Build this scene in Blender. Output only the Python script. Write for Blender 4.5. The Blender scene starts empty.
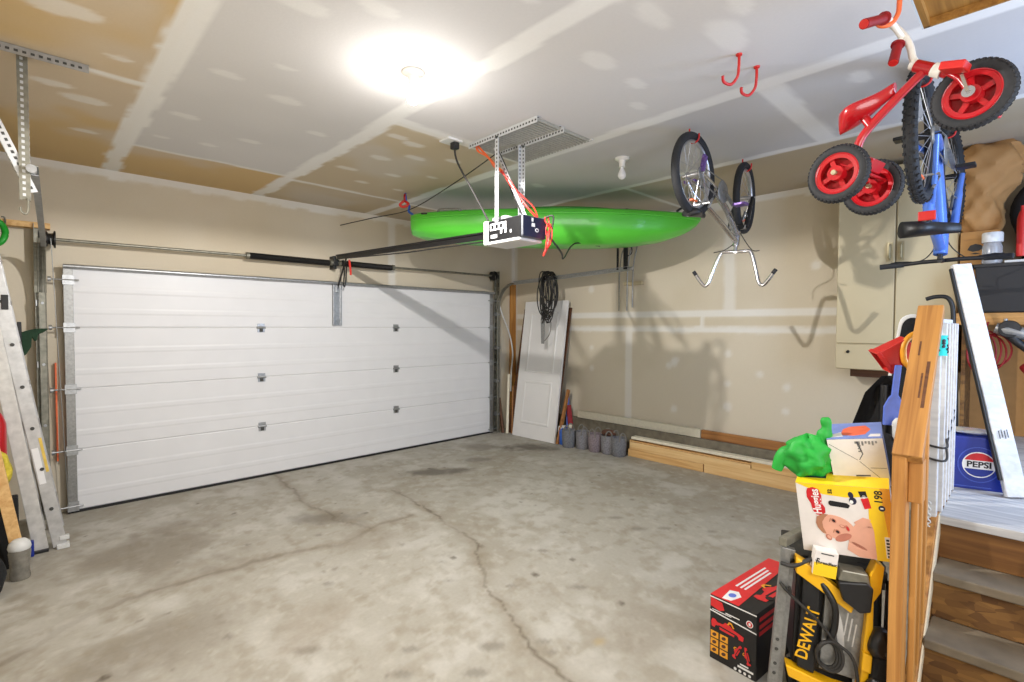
import bpy, math, random
import numpy as np
from mathutils import Matrix, Vector
random.seed(7); rng = np.random.default_rng(7)
C = bpy.context.scene.collection
PI = math.pi
V = Vector

# ------------------------------------------------------------------ materials
def lin(c):
    c = c / 255.0
    return c / 12.92 if c <= .04045 else ((c + .055) / 1.055) ** 2.4
def rgb(r, g, b): return (lin(r), lin(g), lin(b), 1)

def mat(name, col, rough=.5, metal=0, var=.12, scale=30, bump=.0, emit=None, strength=0, stretch=(1, 1, 1), spec=.5, trans=0, coat=0):
    m = bpy.data.materials.new(name); m.use_nodes = True
    nt = m.node_tree; b = nt.nodes['Principled BSDF']
    tc = nt.nodes.new('ShaderNodeTexCoord'); mp = nt.nodes.new('ShaderNodeMapping')
    mp.inputs['Scale'].default_value = stretch
    nz = nt.nodes.new('ShaderNodeTexNoise'); nz.inputs['Scale'].default_value = scale; nz.inputs['Detail'].default_value = 4
    rp = nt.nodes.new('ShaderNodeValToRGB')
    c = rgb(*col)
    rp.color_ramp.elements[0].position = .3; rp.color_ramp.elements[1].position = .7
    rp.color_ramp.elements[0].color = tuple(max(0, x * (1 - var)) for x in c[:3]) + (1,)
    rp.color_ramp.elements[1].color = tuple(min(1, x * (1 + var)) for x in c[:3]) + (1,)
    L = nt.links.new
    L(tc.outputs['Object'], mp.inputs['Vector']); L(mp.outputs['Vector'], nz.inputs['Vector'])
    L(nz.outputs['Fac'], rp.inputs['Fac']); L(rp.outputs['Color'], b.inputs['Base Color'])
    b.inputs['Roughness'].default_value = rough; b.inputs['Metallic'].default_value = metal
    b.inputs['Specular IOR Level'].default_value = spec
    b.inputs['Transmission Weight'].default_value = trans; b.inputs['Coat Weight'].default_value = coat
    if bump:
        bp = nt.nodes.new('ShaderNodeBump'); bp.inputs['Strength'].default_value = bump; bp.inputs['Distance'].default_value = .01
        L(nz.outputs['Fac'], bp.inputs['Height']); L(bp.outputs['Normal'], b.inputs['Normal'])
    if emit:
        b.inputs['Emission Color'].default_value = rgb(*emit); b.inputs['Emission Strength'].default_value = strength
    return m

def wood(name, base, dark, axis='x', rough=.6, grain=14):
    m = mat(name, base, rough)
    nt = m.node_tree; b = nt.nodes['Principled BSDF']; L = nt.links.new
    tc = next(n for n in nt.nodes if n.type == 'TEX_COORD')
    mp = nt.nodes.new('ShaderNodeMapping')
    s = {'x': (.35, 9, 9), 'y': (9, .35, 9), 'z': (9, 9, .35)}[axis]
    mp.inputs['Scale'].default_value = s
    n1 = nt.nodes.new('ShaderNodeTexNoise'); n1.inputs['Scale'].default_value = grain * .3; n1.inputs['Detail'].default_value = 6; n1.inputs['Distortion'].default_value = .6
    rp = nt.nodes.new('ShaderNodeValToRGB')
    rp.color_ramp.elements[0].position = .32; rp.color_ramp.elements[1].position = .62
    rp.color_ramp.elements[0].color = rgb(*dark); rp.color_ramp.elements[1].color = rgb(*base)
    L(tc.outputs['Object'], mp.inputs['Vector']); L(mp.outputs['Vector'], n1.inputs['Vector'])
    L(n1.outputs['Fac'], rp.inputs['Fac']); L(rp.outputs['Color'], b.inputs['Base Color'])
    return m

def osb(name, a, c2, scale=14):
    m = mat(name, a, .75)
    nt = m.node_tree; b = nt.nodes['Principled BSDF']; L = nt.links.new
    tc = next(n for n in nt.nodes if n.type == 'TEX_COORD')
    mp = nt.nodes.new('ShaderNodeMapping'); mp.inputs['Scale'].default_value = (1, .45, 1.4)
    mp.inputs['Rotation'].default_value = (.5, 0, .3)
    vo = nt.nodes.new('ShaderNodeTexVoronoi'); vo.inputs['Scale'].default_value = scale
    nz = nt.nodes.new('ShaderNodeTexNoise'); nz.inputs['Scale'].default_value = 6; nz.inputs['Detail'].default_value = 5
    mx = nt.nodes.new('ShaderNodeMix'); mx.data_type = 'FLOAT'; mx.inputs[0].default_value = .5
    rp = nt.nodes.new('ShaderNodeValToRGB')
    rp.color_ramp.elements[0].position = .25; rp.color_ramp.elements[1].position = .75
    rp.color_ramp.elements[0].color = rgb(*c2); rp.color_ramp.elements[1].color = rgb(*a)
    sp = nt.nodes.new('ShaderNodeSeparateColor')
    L(tc.outputs['Object'], mp.inputs['Vector']); L(mp.outputs['Vector'], vo.inputs['Vector']); L(mp.outputs['Vector'], nz.inputs['Vector'])
    L(vo.outputs['Color'], sp.inputs['Color']); L(sp.outputs[0], mx.inputs[2]); L(nz.outputs['Fac'], mx.inputs[3])
    L(mx.outputs[0], rp.inputs['Fac']); L(rp.outputs['Color'], b.inputs['Base Color'])
    return m

def painted(name, rough, bump, nscale=60, var=.05):
    """surface whose own colour (boards, joint mud, stains) is stored per vertex, broken up with noise"""
    m = bpy.data.materials.new(name); m.use_nodes = True
    nt = m.node_tree; b = nt.nodes['Principled BSDF']; L = nt.links.new
    at = nt.nodes.new('ShaderNodeVertexColor'); at.layer_name = 'Col'
    tc = nt.nodes.new('ShaderNodeTexCoord'); nz = nt.nodes.new('ShaderNodeTexNoise')
    nz.inputs['Scale'].default_value = nscale; nz.inputs['Detail'].default_value = 6
    mr = nt.nodes.new('ShaderNodeMapRange'); mr.inputs[3].default_value = 1 - var; mr.inputs[4].default_value = 1 + var
    mx = nt.nodes.new('ShaderNodeVectorMath'); mx.operation = 'SCALE'
    L(tc.outputs['Object'], nz.inputs['Vector']); L(nz.outputs['Fac'], mr.inputs[0])
    L(at.outputs['Color'], mx.inputs[0]); L(mr.outputs[0], mx.inputs['Scale']); L(mx.outputs['Vector'], b.inputs['Base Color'])
    b.inputs['Roughness'].default_value = rough; b.inputs['Specular IOR Level'].default_value = .35
    bp = nt.nodes.new('ShaderNodeBump'); bp.inputs['Strength'].default_value = bump; bp.inputs['Distance'].default_value = .004
    L(nz.outputs['Fac'], bp.inputs['Height']); L(bp.outputs['Normal'], b.inputs['Normal'])
    return m

M = {}
M['white_door'] = mat('white_steel', (224, 224, 226), .42, 0, .02, 4)
M['groove'] = mat('groove_white', (196, 197, 200), .5, 0, .02, 4)
M['galv'] = mat('galvanised_steel', (172, 174, 176), .38, .75, .15, 40)
M['galv_d'] = mat('dull_galvanised', (138, 136, 124), .45, .6, .2, 30)
M['white_iron'] = mat('pale_zinc', (200, 202, 204), .45, .15, .05, 40)
M['slot'] = mat('slot_dark', (70, 70, 68), .8)
M['black'] = mat('black_plastic', (24, 24, 26), .45, 0, .2, 40)
M['matte_black'] = mat('black_fabric', (20, 20, 22), .9, 0, .25, 80, .2)
M['rubber'] = mat('tyre_rubber', (34, 35, 38), .75, 0, .2, 60)
M['chrome'] = mat('chrome', (205, 205, 208), .18, .95, .06, 20)
M['steel'] = mat('brushed_steel', (150, 150, 148), .4, .7, .15, 60)
M['spoke'] = mat('spoke_wire', (190, 190, 192), .3, .8, .05)
M['white'] = mat('white_plastic', (214, 214, 212), .45, 0, .03)
M['porcelain'] = mat('porcelain', (235, 233, 228), .3, 0, .03)
M['bulb_on'] = mat('lit_bulb', (255, 245, 228), .3, 0, .0, 5, 0, (255, 246, 232), 25)
M['bulb_off'] = mat('frosted_bulb', (238, 238, 240), .25, 0, .02)
M['kayak'] = mat('green_polyethylene', (92, 208, 62), .33, 0, .05, 3, 0, coat=.25)
M['kayak_d'] = mat('green_shade_moulding', (40, 140, 40), .4, 0, .05)
M['red'] = mat('red_paint', (172, 16, 26), .28, 0, .08, 12, coat=.4)
M['red_pl'] = mat('red_plastic', (198, 36, 32), .4, 0, .05)
M['dkred'] = mat('dark_red_rubber', (140, 20, 26), .6, 0, .1)
M['orange'] = mat('orange_wire', (235, 110, 60), .5)
M['redw'] = mat('red_wire', (214, 54, 44), .5)
M['white_p'] = mat('white_gloss_paint', (232, 230, 222), .3, 0, .03)
M['blue_fr'] = mat('blue_frame_paint', (92, 132, 218), .25, .2, .1, 8, coat=.4)
M['purple'] = mat('purple_anodised', (120, 92, 160), .35, .4, .2, 40)
M['cabinet'] = mat('beige_cabinet_paint', (190, 176, 142), .55, 0, .03, 3)
M['cab_line'] = mat('cabinet_gap', (52, 46, 36), .8)
M['brass'] = mat('pull_metal', (170, 160, 130), .4, .6)
M['card'] = mat('corrugated_card', (172, 128, 76), .85, 0, .08, 12)
M['kraft'] = mat('kraft_paper', (172, 128, 78), .8, 0, .10, 5, .2)
M['navy'] = mat('navy_label', (30, 34, 62), .4, 0, .1)
M['grey_lbl'] = mat('grey_label', (82, 84, 92), .4, 0, .1)
M['pepsi_b'] = mat('blue_carton', (22, 44, 140), .4, 0, .08)
M['pepsi_lt'] = mat('pale_blue_print', (60, 84, 180), .4)
M['pepsi_r'] = mat('red_print', (205, 30, 40), .4)
M['ink'] = mat('black_ink', (18, 18, 22), .5)
M['white_ink'] = mat('white_ink', (236, 236, 236), .5, 0, .02)
M['yellow'] = mat('yellow_paint', (244, 184, 22), .38, 0, .06, 10)
M['yellow_print'] = mat('yellow_print', (245, 205, 30), .45, 0, .03)
M['carton_white'] = mat('white_carton', (228, 222, 218), .5, 0, .03)
M['skin'] = mat('printed_skin', (226, 168, 144), .5, 0, .05, 20)
M['skin_d'] = mat('printed_skin_shade', (190, 120, 100), .5, 0, .05)
M['skin_hair'] = mat('printed_hair', (176, 122, 92), .5, 0, .05)
M['carton_blue'] = mat('blue_white_carton', (120, 138, 196), .5, 0, .12, 14)
M['carton_bd'] = mat('dark_blue_carton', (40, 52, 92), .5, 0, .1)
M['orange_print'] = mat('orange_print', (226, 104, 70), .5, 0, .1)
M['carton_black'] = mat('black_carton', (24, 22, 24), .45, 0, .1)
M['carton_red'] = mat('red_carton', (216, 40, 44), .45, 0, .06)
M['green_bag'] = mat('green_fabric', (28, 158, 52), .6, 0, .15, 12, .2)
M['basket'] = mat('grey_felt', (126, 124, 128), .95, 0, .25, 60, .4)
M['basket_pk'] = mat('mauve_felt', (128, 116, 120), .95, 0, .25, 60, .4)
M['basket_bl'] = mat('blue_grey_felt', (112, 113, 117), .95, 0, .25, 60, .4)
M['dark_soil'] = mat('dark_contents', (40, 36, 32), .95, 0, .3, 60)
M['brown_c'] = mat('brown_cloth', (92, 62, 48), .95, 0, .2, 40)
M['cord'] = mat('dark_cord', (44, 42, 40), .6, 0, .2)
M['rope'] = mat('grey_rope', (120, 116, 108), .9)
M['alu'] = mat('aluminium', (196, 196, 196), .36, .45, .12, 25)
M['alu_l'] = mat('pale_aluminium', (206, 204, 200), .42, .25, .14, 20)
M['sticker'] = mat('yellow_sticker', (222, 190, 90), .6)
M['green_d'] = mat('dark_green_cloth', (26, 56, 34), .85, 0, .2)
M['green_h'] = mat('green_hose', (20, 150, 40), .5)
M['panel_white'] = mat('white_door_paint', (226, 224, 222), .5, 0, .02, 5)
M['pale_wood'] = wood('pale_pine', (226, 186, 126), (204, 156, 96), 'y')
M['pale_wood2'] = wood('yellow_pine', (232, 196, 140), (216, 172, 112), 'y')
M['pine_z'] = wood('orange_pine_upright', (196, 140, 72), (158, 104, 46), 'z')
M['pine_x'] = wood('orange_pine_rail', (180, 128, 64), (138, 90, 40), 'x')
M['brown_wood'] = wood('brown_board', (170, 116, 62), (136, 86, 42), 'y')
M['dark_wood'] = wood('dark_board', (104, 66, 40), (76, 46, 28), 'y')
M['shelf_wood'] = wood('shelf_pine', (190, 140, 76), (150, 104, 52), 'y')
M['riser_wood'] = wood('shaded_riser', (124, 84, 40), (98, 62, 26), 'y')  # brown darkened to hold the shade on the top riser
M['ply'] = wood('hatch_plywood', (168, 122, 56), (132, 90, 36), 'x')
M['osb'] = osb('strand_board', (136, 98, 50), (84, 54, 24), 34)
M['tread'] = mat('worn_tread', (120, 109, 92), .8, 0, .2, 9)
M['landing'] = wood('whitewashed_boards', (196, 195, 194), (160, 160, 162), 'y')
M['white_wood'] = wood('white_painted_board', (208, 208, 208), (190, 190, 192), 'y', .5)
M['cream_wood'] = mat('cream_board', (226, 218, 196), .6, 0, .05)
M['concrete_d'] = mat('dark_concrete', (118, 110, 94), .9, 0, .2, 14, .2)
M['jar'] = mat('grey_clear_plastic', (150, 146, 136), .25, 0, .25, 25, trans=.35)
M['yellow_cl'] = mat('yellow_cloth', (196, 178, 60), .9, 0, .35, 25, .3)
M['blue_cl'] = mat('blue_plastic', (46, 96, 190), .45, 0, .1)
M['peri'] = mat('periwinkle_plastic', (92, 118, 214), .4, 0, .1)
M['teal'] = mat('teal_cloth', (40, 196, 200), .8, 0, .1)
M['amber'] = mat('amber_plastic', (232, 160, 40), .4, 0, .08)
M['clear'] = mat('clear_plastic', (210, 214, 220), .2, 0, .04, 10, trans=.6)
M['rib'] = mat('ribbed_zinc', (176, 174, 164), .5, .2, .1, 40)

# ------------------------------------------------------------------ mesh builder
def rot(z=0, x=0, y=0):
    return (Matrix.Rotation(z, 4, 'Z') @ Matrix.Rotation(y, 4, 'Y') @ Matrix.Rotation(x, 4, 'X'))
def frame(o, ex, ey, ez=None):
    ex = V(ex).normalized(); ey = V(ey).normalized()
    ez = V(ez).normalized() if ez is not None else ex.cross(ey).normalized()
    m = Matrix((ex, ey, ez)).transposed().to_4x4(); m.translation = V(o); return m
def smooth_path(p, n=6, closed=False):
    p = [V(q) for q in p]; out = []; k = len(p)
    rngi = range(k if closed else k - 1)
    for i in rngi:
        g = lambda j: p[j % k] if closed else p[max(0, min(k - 1, j))]
        a, b, c, d = g(i - 1), g(i), g(i + 1), g(i + 2)
        for s in range(n):
            t = s / n
            out.append(.5 * ((2 * b) + (c - a) * t + (2 * a - 5 * b + 4 * c - d) * t * t + (3 * b - a - 3 * c + d) * t ** 3))
    if not closed: out.append(p[-1])
    return out

class MB:
    def __init__(s): s.v = []; s.f = []; s.m = []
    def add(s, vs, fs, mi=0, T=None):
        o = len(s.v)
        s.v += [tuple(T @ V(q)) if T is not None else tuple(q) for q in vs]
        s.f += [tuple(i + o for i in f) for f in fs]; s.m += [mi] * len(fs); return s
    def box(s, c, d, R=None, mi=0):
        x, y, z = d[0] / 2, d[1] / 2, d[2] / 2
        vs = [V((i, j, k)) for i in (-x, x) for j in (-y, y) for k in (-z, z)]
        T = Matrix.Translation(V(c)) @ (R if R is not None else Matrix())
        return s.add(vs, [(0, 1, 3, 2), (4, 6, 7, 5), (0, 4, 5, 1), (2, 3, 7, 6), (0, 2, 6, 4), (1, 5, 7, 3)], mi, T)
    def b2(s, lo, hi, mi=0, T=None):
        c = [(a + b) / 2 for a, b in zip(lo, hi)]; d = [abs(b - a) for a, b in zip(lo, hi)]
        if T is None: return s.box(c, d, None, mi)
        x = MB().box(c, d); return s.add(x.v, x.f, mi, T)
    def beam(s, p0, p1, w, h, up=(0, 0, 1), mi=0):
        p0, p1 = V(p0), V(p1); a = (p1 - p0); L = a.length; a.normalize()
        sd = a.cross(V(up)).normalized(); u = sd.cross(a).normalized()
        return s.box((p0 + p1) / 2, (L, w, h), Matrix((a, sd, u)).transposed().to_4x4(), mi)
    def tube(s, pts, r, n=8, closed=False, mi=0):
        pts = [V(p) for p in pts]; k = len(pts); rr = r if isinstance(r, (list, tuple)) else [r] * k
        tg = []
        for i in range(k):
            a = pts[(i - 1) % k] if (closed or i > 0) else pts[i]; b = pts[(i + 1) % k] if (closed or i < k - 1) else pts[i]
            t = (b - a); tg.append(t.normalized() if t.length > 1e-9 else V((0, 0, 1)))
        ref = V((0, 0, 1)) if abs(tg[0].z) < .9 else V((1, 0, 0))
        nn = (ref - tg[0] * ref.dot(tg[0])).normalized(); vs = []
        for i in range(k):
            nn = (nn - tg[i] * nn.dot(tg[i]));
            nn = nn.normalized() if nn.length > 1e-6 else tg[i].orthogonal().normalized()
            bb = tg[i].cross(nn)
            vs += [pts[i] + (nn * math.cos(2 * PI * j / n) + bb * math.sin(2 * PI * j / n)) * rr[i] for j in range(n)]
        fs = []
        for i in range(k if closed else k - 1):
            i2 = (i + 1) % k
            fs += [(i * n + j, i * n + (j + 1) % n, i2 * n + (j + 1) % n, i2 * n + j) for j in range(n)]
        if not closed: fs += [tuple(range(n))[::-1], tuple((k - 1) * n + j for j in range(n))]
        return s.add(vs, fs, mi)
    def cyl(s, p0, p1, r, n=16, mi=0): return s.tube([p0, p1], r, n, False, mi)
    def lathe(s, prof, T=None, n=24, mi=0):
        vs = [V((r * math.cos(2 * PI * j / n), r * math.sin(2 * PI * j / n), z)) for r, z in prof for j in range(n)]
        fs = [(i * n + j, i * n + (j + 1) % n, (i + 1) * n + (j + 1) % n, (i + 1) * n + j) for i in range(len(prof) - 1) for j in range(n)]
        if prof[0][0] > 1e-6: fs.append(tuple(range(n))[::-1])
        if prof[-1][0] > 1e-6: fs.append(tuple((len(prof) - 1) * n + j for j in range(n)))
        return s.add(vs, fs, mi, T)
    def torus(s, T, R, r, n=40, k=10, mi=0, sq=1.0):
        vs = []
        for i in range(n):
            a = 2 * PI * i / n
            for j in range(k):
                b = 2 * PI * j / k
                q = R + r * math.cos(b); vs.append(V((q * math.cos(a), q * math.sin(a), r * sq * math.sin(b))))
        fs = [(i * k + j, ((i + 1) % n) * k + j, ((i + 1) % n) * k + (j + 1) % k, i * k + (j + 1) % k) for i in range(n) for j in range(k)]
        return s.add(vs, fs, mi, T)
    def prism(s, poly, h, T=None, mi=0):
        n = len(poly)
        vs = [V((x, y, 0)) for x, y in poly] + [V((x, y, h)) for x, y in poly]
        fs = [tuple(range(n))[::-1], tuple(range(n, 2 * n))] + [(i, (i + 1) % n, n + (i + 1) % n, n + i) for i in range(n)]
        return s.add(vs, fs, mi, T)
    def ell(s, cx, cy, rx, ry, T, mi=0, a=0, h=.0008, z=0, n=28):
        ca, sa = math.cos(a), math.sin(a)
        p = [(cx + rx * math.cos(t) * ca - ry * math.sin(t) * sa, cy + rx * math.cos(t) * sa + ry * math.sin(t) * ca) for t in [2 * PI * i / n for i in range(n)]]
        return s.prism(p, h, T @ Matrix.Translation((0, 0, z)), mi)
    def rect(s, x0, y0, x1, y1, T, mi=0, h=.0008, z=0):
        return s.prism([(x0, y0), (x1, y0), (x1, y1), (x0, y1)], h, T @ Matrix.Translation((0, 0, z)), mi)
    def loft(s, rings, mi=0, caps=True, T=None):
        n = len(rings[0]); vs = [q for r in rings for q in r]
        fs = [(i * n + j, i * n + (j + 1) % n, (i + 1) * n + (j + 1) % n, (i + 1) * n + j) for i in range(len(rings) - 1) for j in range(n)]
        if caps: fs += [tuple(range(n))[::-1], tuple((len(rings) - 1) * n + j for j in range(n))]
        return s.add(vs, fs, mi, T)
    def text(s, t, size, T, mi=0, bold=0.0, sx=1.0):
        cu = bpy.data.curves.new('txt', 'FONT'); cu.body = t; cu.size = size; cu.align_x = 'CENTER'; cu.align_y = 'CENTER'
        cu.offset = bold; cu.resolution_u = 3; cu.extrude = .0004
        o = bpy.data.objects.new('txt', cu); C.objects.link(o)
        dg = bpy.context.evaluated_depsgraph_get(); me = bpy.data.meshes.new_from_object(o.evaluated_get(dg))
        s.add([V((q.co.x * sx, q.co.y, q.co.z)) for q in me.vertices], [tuple(p.vertices) for p in me.polygons], mi, T)
        bpy.data.objects.remove(o); bpy.data.curves.remove(cu); bpy.data.meshes.remove(me)
        return s
    def build(s, name, mats, parent=None, bevel=0, smooth=None, label=None):
        me = bpy.data.meshes.new(name)
        vs = s.v
        if parent is not None:
            inv = world(parent).inverted(); vs = [tuple(inv @ V(q)) for q in vs] if not s_local[0] else vs
        me.from_pydata(vs, [], s.f); me.update()
        if not isinstance(mats, (list, tuple)): mats = [mats]
        for m in mats: me.materials.append(M[m] if isinstance(m, str) else m)
        me.polygons.foreach_set('material_index', s.m)
        if smooth:
            me.polygons.foreach_set('use_smooth', [True] * len(me.polygons)); me.set_sharp_from_angle(angle=math.radians(smooth))
        o = bpy.data.objects.new(name, me); C.objects.link(o)
        if parent is not None: o.parent = parent
        if bevel:
            b = o.modifiers.new('bevel', 'BEVEL'); b.width = bevel; b.segments = 2; b.limit_method = 'ANGLE'; b.angle_limit = .7
        if label: o['label'] = label
        return o
s_local = [False]
def oboard(name, p0, p1, w, h, m, parent=None, up=(0, 0, 1), bevel=.003):
    """a board whose own x axis runs along its length, so the grain follows it"""
    p0, p1 = V(p0), V(p1); a = (p1 - p0); L = a.length; a.normalize(); sd = a.cross(V(up)).normalized(); u = sd.cross(a).normalized()
    F = Matrix((a, sd, u)).transposed().to_4x4(); F.translation = (p0 + p1) / 2
    s_local[0] = True; o = MB().box((0, 0, 0), (L, w, h)).build(name, m, None, bevel); s_local[0] = False
    if parent is not None: o.parent = parent; o.matrix_basis = world(parent).inverted() @ F
    else: o.matrix_basis = F
    return o
def world(o):
    m = o.matrix_basis.copy()
    while o.parent: o = o.parent; m = o.matrix_basis @ m
    return m
def tag(o, label, cat, group=None, kind=None):
    o['label'] = label; o['category'] = cat
    if group: o['group'] = group
    if kind: o['kind'] = kind
    return o
def thing(name, label, cat, loc=(0, 0, 0), R=None, group=None):
    o = bpy.data.objects.new(name, None); C.objects.link(o); o.empty_display_size = .05
    o.matrix_basis = Matrix.Translation(V(loc)) @ (R if R is not None else Matrix())
    return tag(o, label, cat, group)
def struct(o): o['kind'] = 'structure'; return o
def copy_tree(o, parent=None):
    c = o.copy(); C.objects.link(c)
    if parent is not None: c.parent = parent
    for ch in list(o.children): copy_tree(ch, c)
    return c
def perf(mb, p0, p1, d1, d2, w=.035, t=.003, mi=0, ms=1, pitch=.03):
    """slotted angle iron: flanges along d1 and d2, rows of slots on both"""
    p0, p1, d1, d2 = V(p0), V(p1), V(d1).normalized(), V(d2).normalized()
    a = (p1 - p0); L = a.length; a.normalize()
    for d, o in ((d1, d2), (d2, d1)):
        n = a.cross(d)
        T = Matrix((a, d, n)).transposed().to_4x4(); T.translation = p0
        x = MB().box((L / 2, w / 2, 0), (L, w, t)); mb.add(x.v, x.f, mi, T)
        k = int(L / pitch)
        for i in range(k):
            x = MB().box(((i + .5) * pitch, w * .55, 0), (pitch * .5, w * .3, t + .0016)); mb.add(x.v, x.f, ms, T)

# ------------------------------------------------------------------ noise for painted surfaces
def vnoise(x, y, s, seed):
    r = np.random.default_rng(seed); g = r.random((96, 96))
    xs, ys = x * s + 40, y * s + 40
    xi, yi = np.floor(xs).astype(int), np.floor(ys).astype(int); fx, fy = xs - xi, ys - yi
    fx, fy = fx * fx * (3 - 2 * fx), fy * fy * (3 - 2 * fy)
    q = lambda i, j: g[i % 96, j % 96]
    return (q(xi, yi) * (1 - fx) + q(xi + 1, yi) * fx) * (1 - fy) + (q(xi, yi + 1) * (1 - fx) + q(xi + 1, yi + 1) * fx) * fy
def fbm(x, y, s, seed): return (vnoise(x, y, s, seed) * .55 + vnoise(x, y, s * 2.1, seed + 1) * .28 + vnoise(x, y, s * 4.3, seed + 2) * .17)
def L3(r, g, b): return np.array([lin(r), lin(g), lin(b)])
def mixc(col, c, w): return col * (1 - w[..., None]) + c * w[..., None]
def sst(e0, e1, x): t = np.clip((x - e0) / (e1 - e0), 0, 1); return t * t * (3 - 2 * t)
def band(d, half, soft=.012): return 1 - sst(half - soft, half + soft, np.abs(d))
def segdist(x, y, pts):
    d = np.full(x.shape, 9.0)
    for (ax, ay), (bx, by) in zip(pts[:-1], pts[1:]):
        vx, vy = bx - ax, by - ay; t = np.clip(((x - ax) * vx + (y - ay) * vy) / (vx * vx + vy * vy), 0, 1)
        d = np.minimum(d, np.hypot(x - ax - t * vx, y - ay - t * vy))
    return d
def grid(name, u0, u1, v0, v1, step, to3d, colour, material, hole=None, flip=False):
    nu, nv = int(round((u1 - u0) / step)), int(round((v1 - v0) / step))
    u = np.linspace(u0, u1, nu + 1); v = np.linspace(v0, v1, nv + 1)
    U, W = np.meshgrid(u, v, indexing='ij'); col = np.clip(colour(U, W), 0, 1)
    P = to3d(U, W).reshape(-1, 3)
    i = np.arange(nu)[:, None] * (nv + 1) + np.arange(nv)[None, :]
    F = np.stack([i, i + nv + 1, i + nv + 2, i + 1], -1)
    if flip: F = F[..., ::-1]
    if hole:
        cu, cv = (u[:-1] + u[1:]) / 2, (v[:-1] + v[1:]) / 2
        keep = ~((cu[:, None] > hole[0]) & (cu[:, None] < hole[1]) & (cv[None, :] > hole[2]) & (cv[None, :] < hole[3])); F = F[keep]
    F = F.reshape(-1, 4)
    me = bpy.data.meshes.new(name); me.vertices.add(len(P)); me.vertices.foreach_set('co', P.ravel())
    me.loops.add(F.size); me.loops.foreach_set('vertex_index', F.ravel().astype(np.int32))
    me.polygons.add(len(F)); me.polygons.foreach_set('loop_start', np.arange(0, F.size, 4, dtype=np.int32))
    me.update(calc_edges=True)
    ca = me.color_attributes.new('Col', 'FLOAT_COLOR', 'POINT')
    ca.data.foreach_set('color', np.concatenate([col.reshape(-1, 3), np.ones((len(P), 1))], 1).ravel())
    me.materials.append(material); o = bpy.data.objects.new(name, me); C.objects.link(o); return struct(o)

# ------------------------------------------------------------------ the room
XL, XR, YB, YG, H = -.28, 5.52, -1.25, 5.72, 2.974
floor_m = painted('concrete_slab', .62, .25, 45, .10)
dry_m = painted('drywall', .8, .12, 70, .03)

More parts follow.
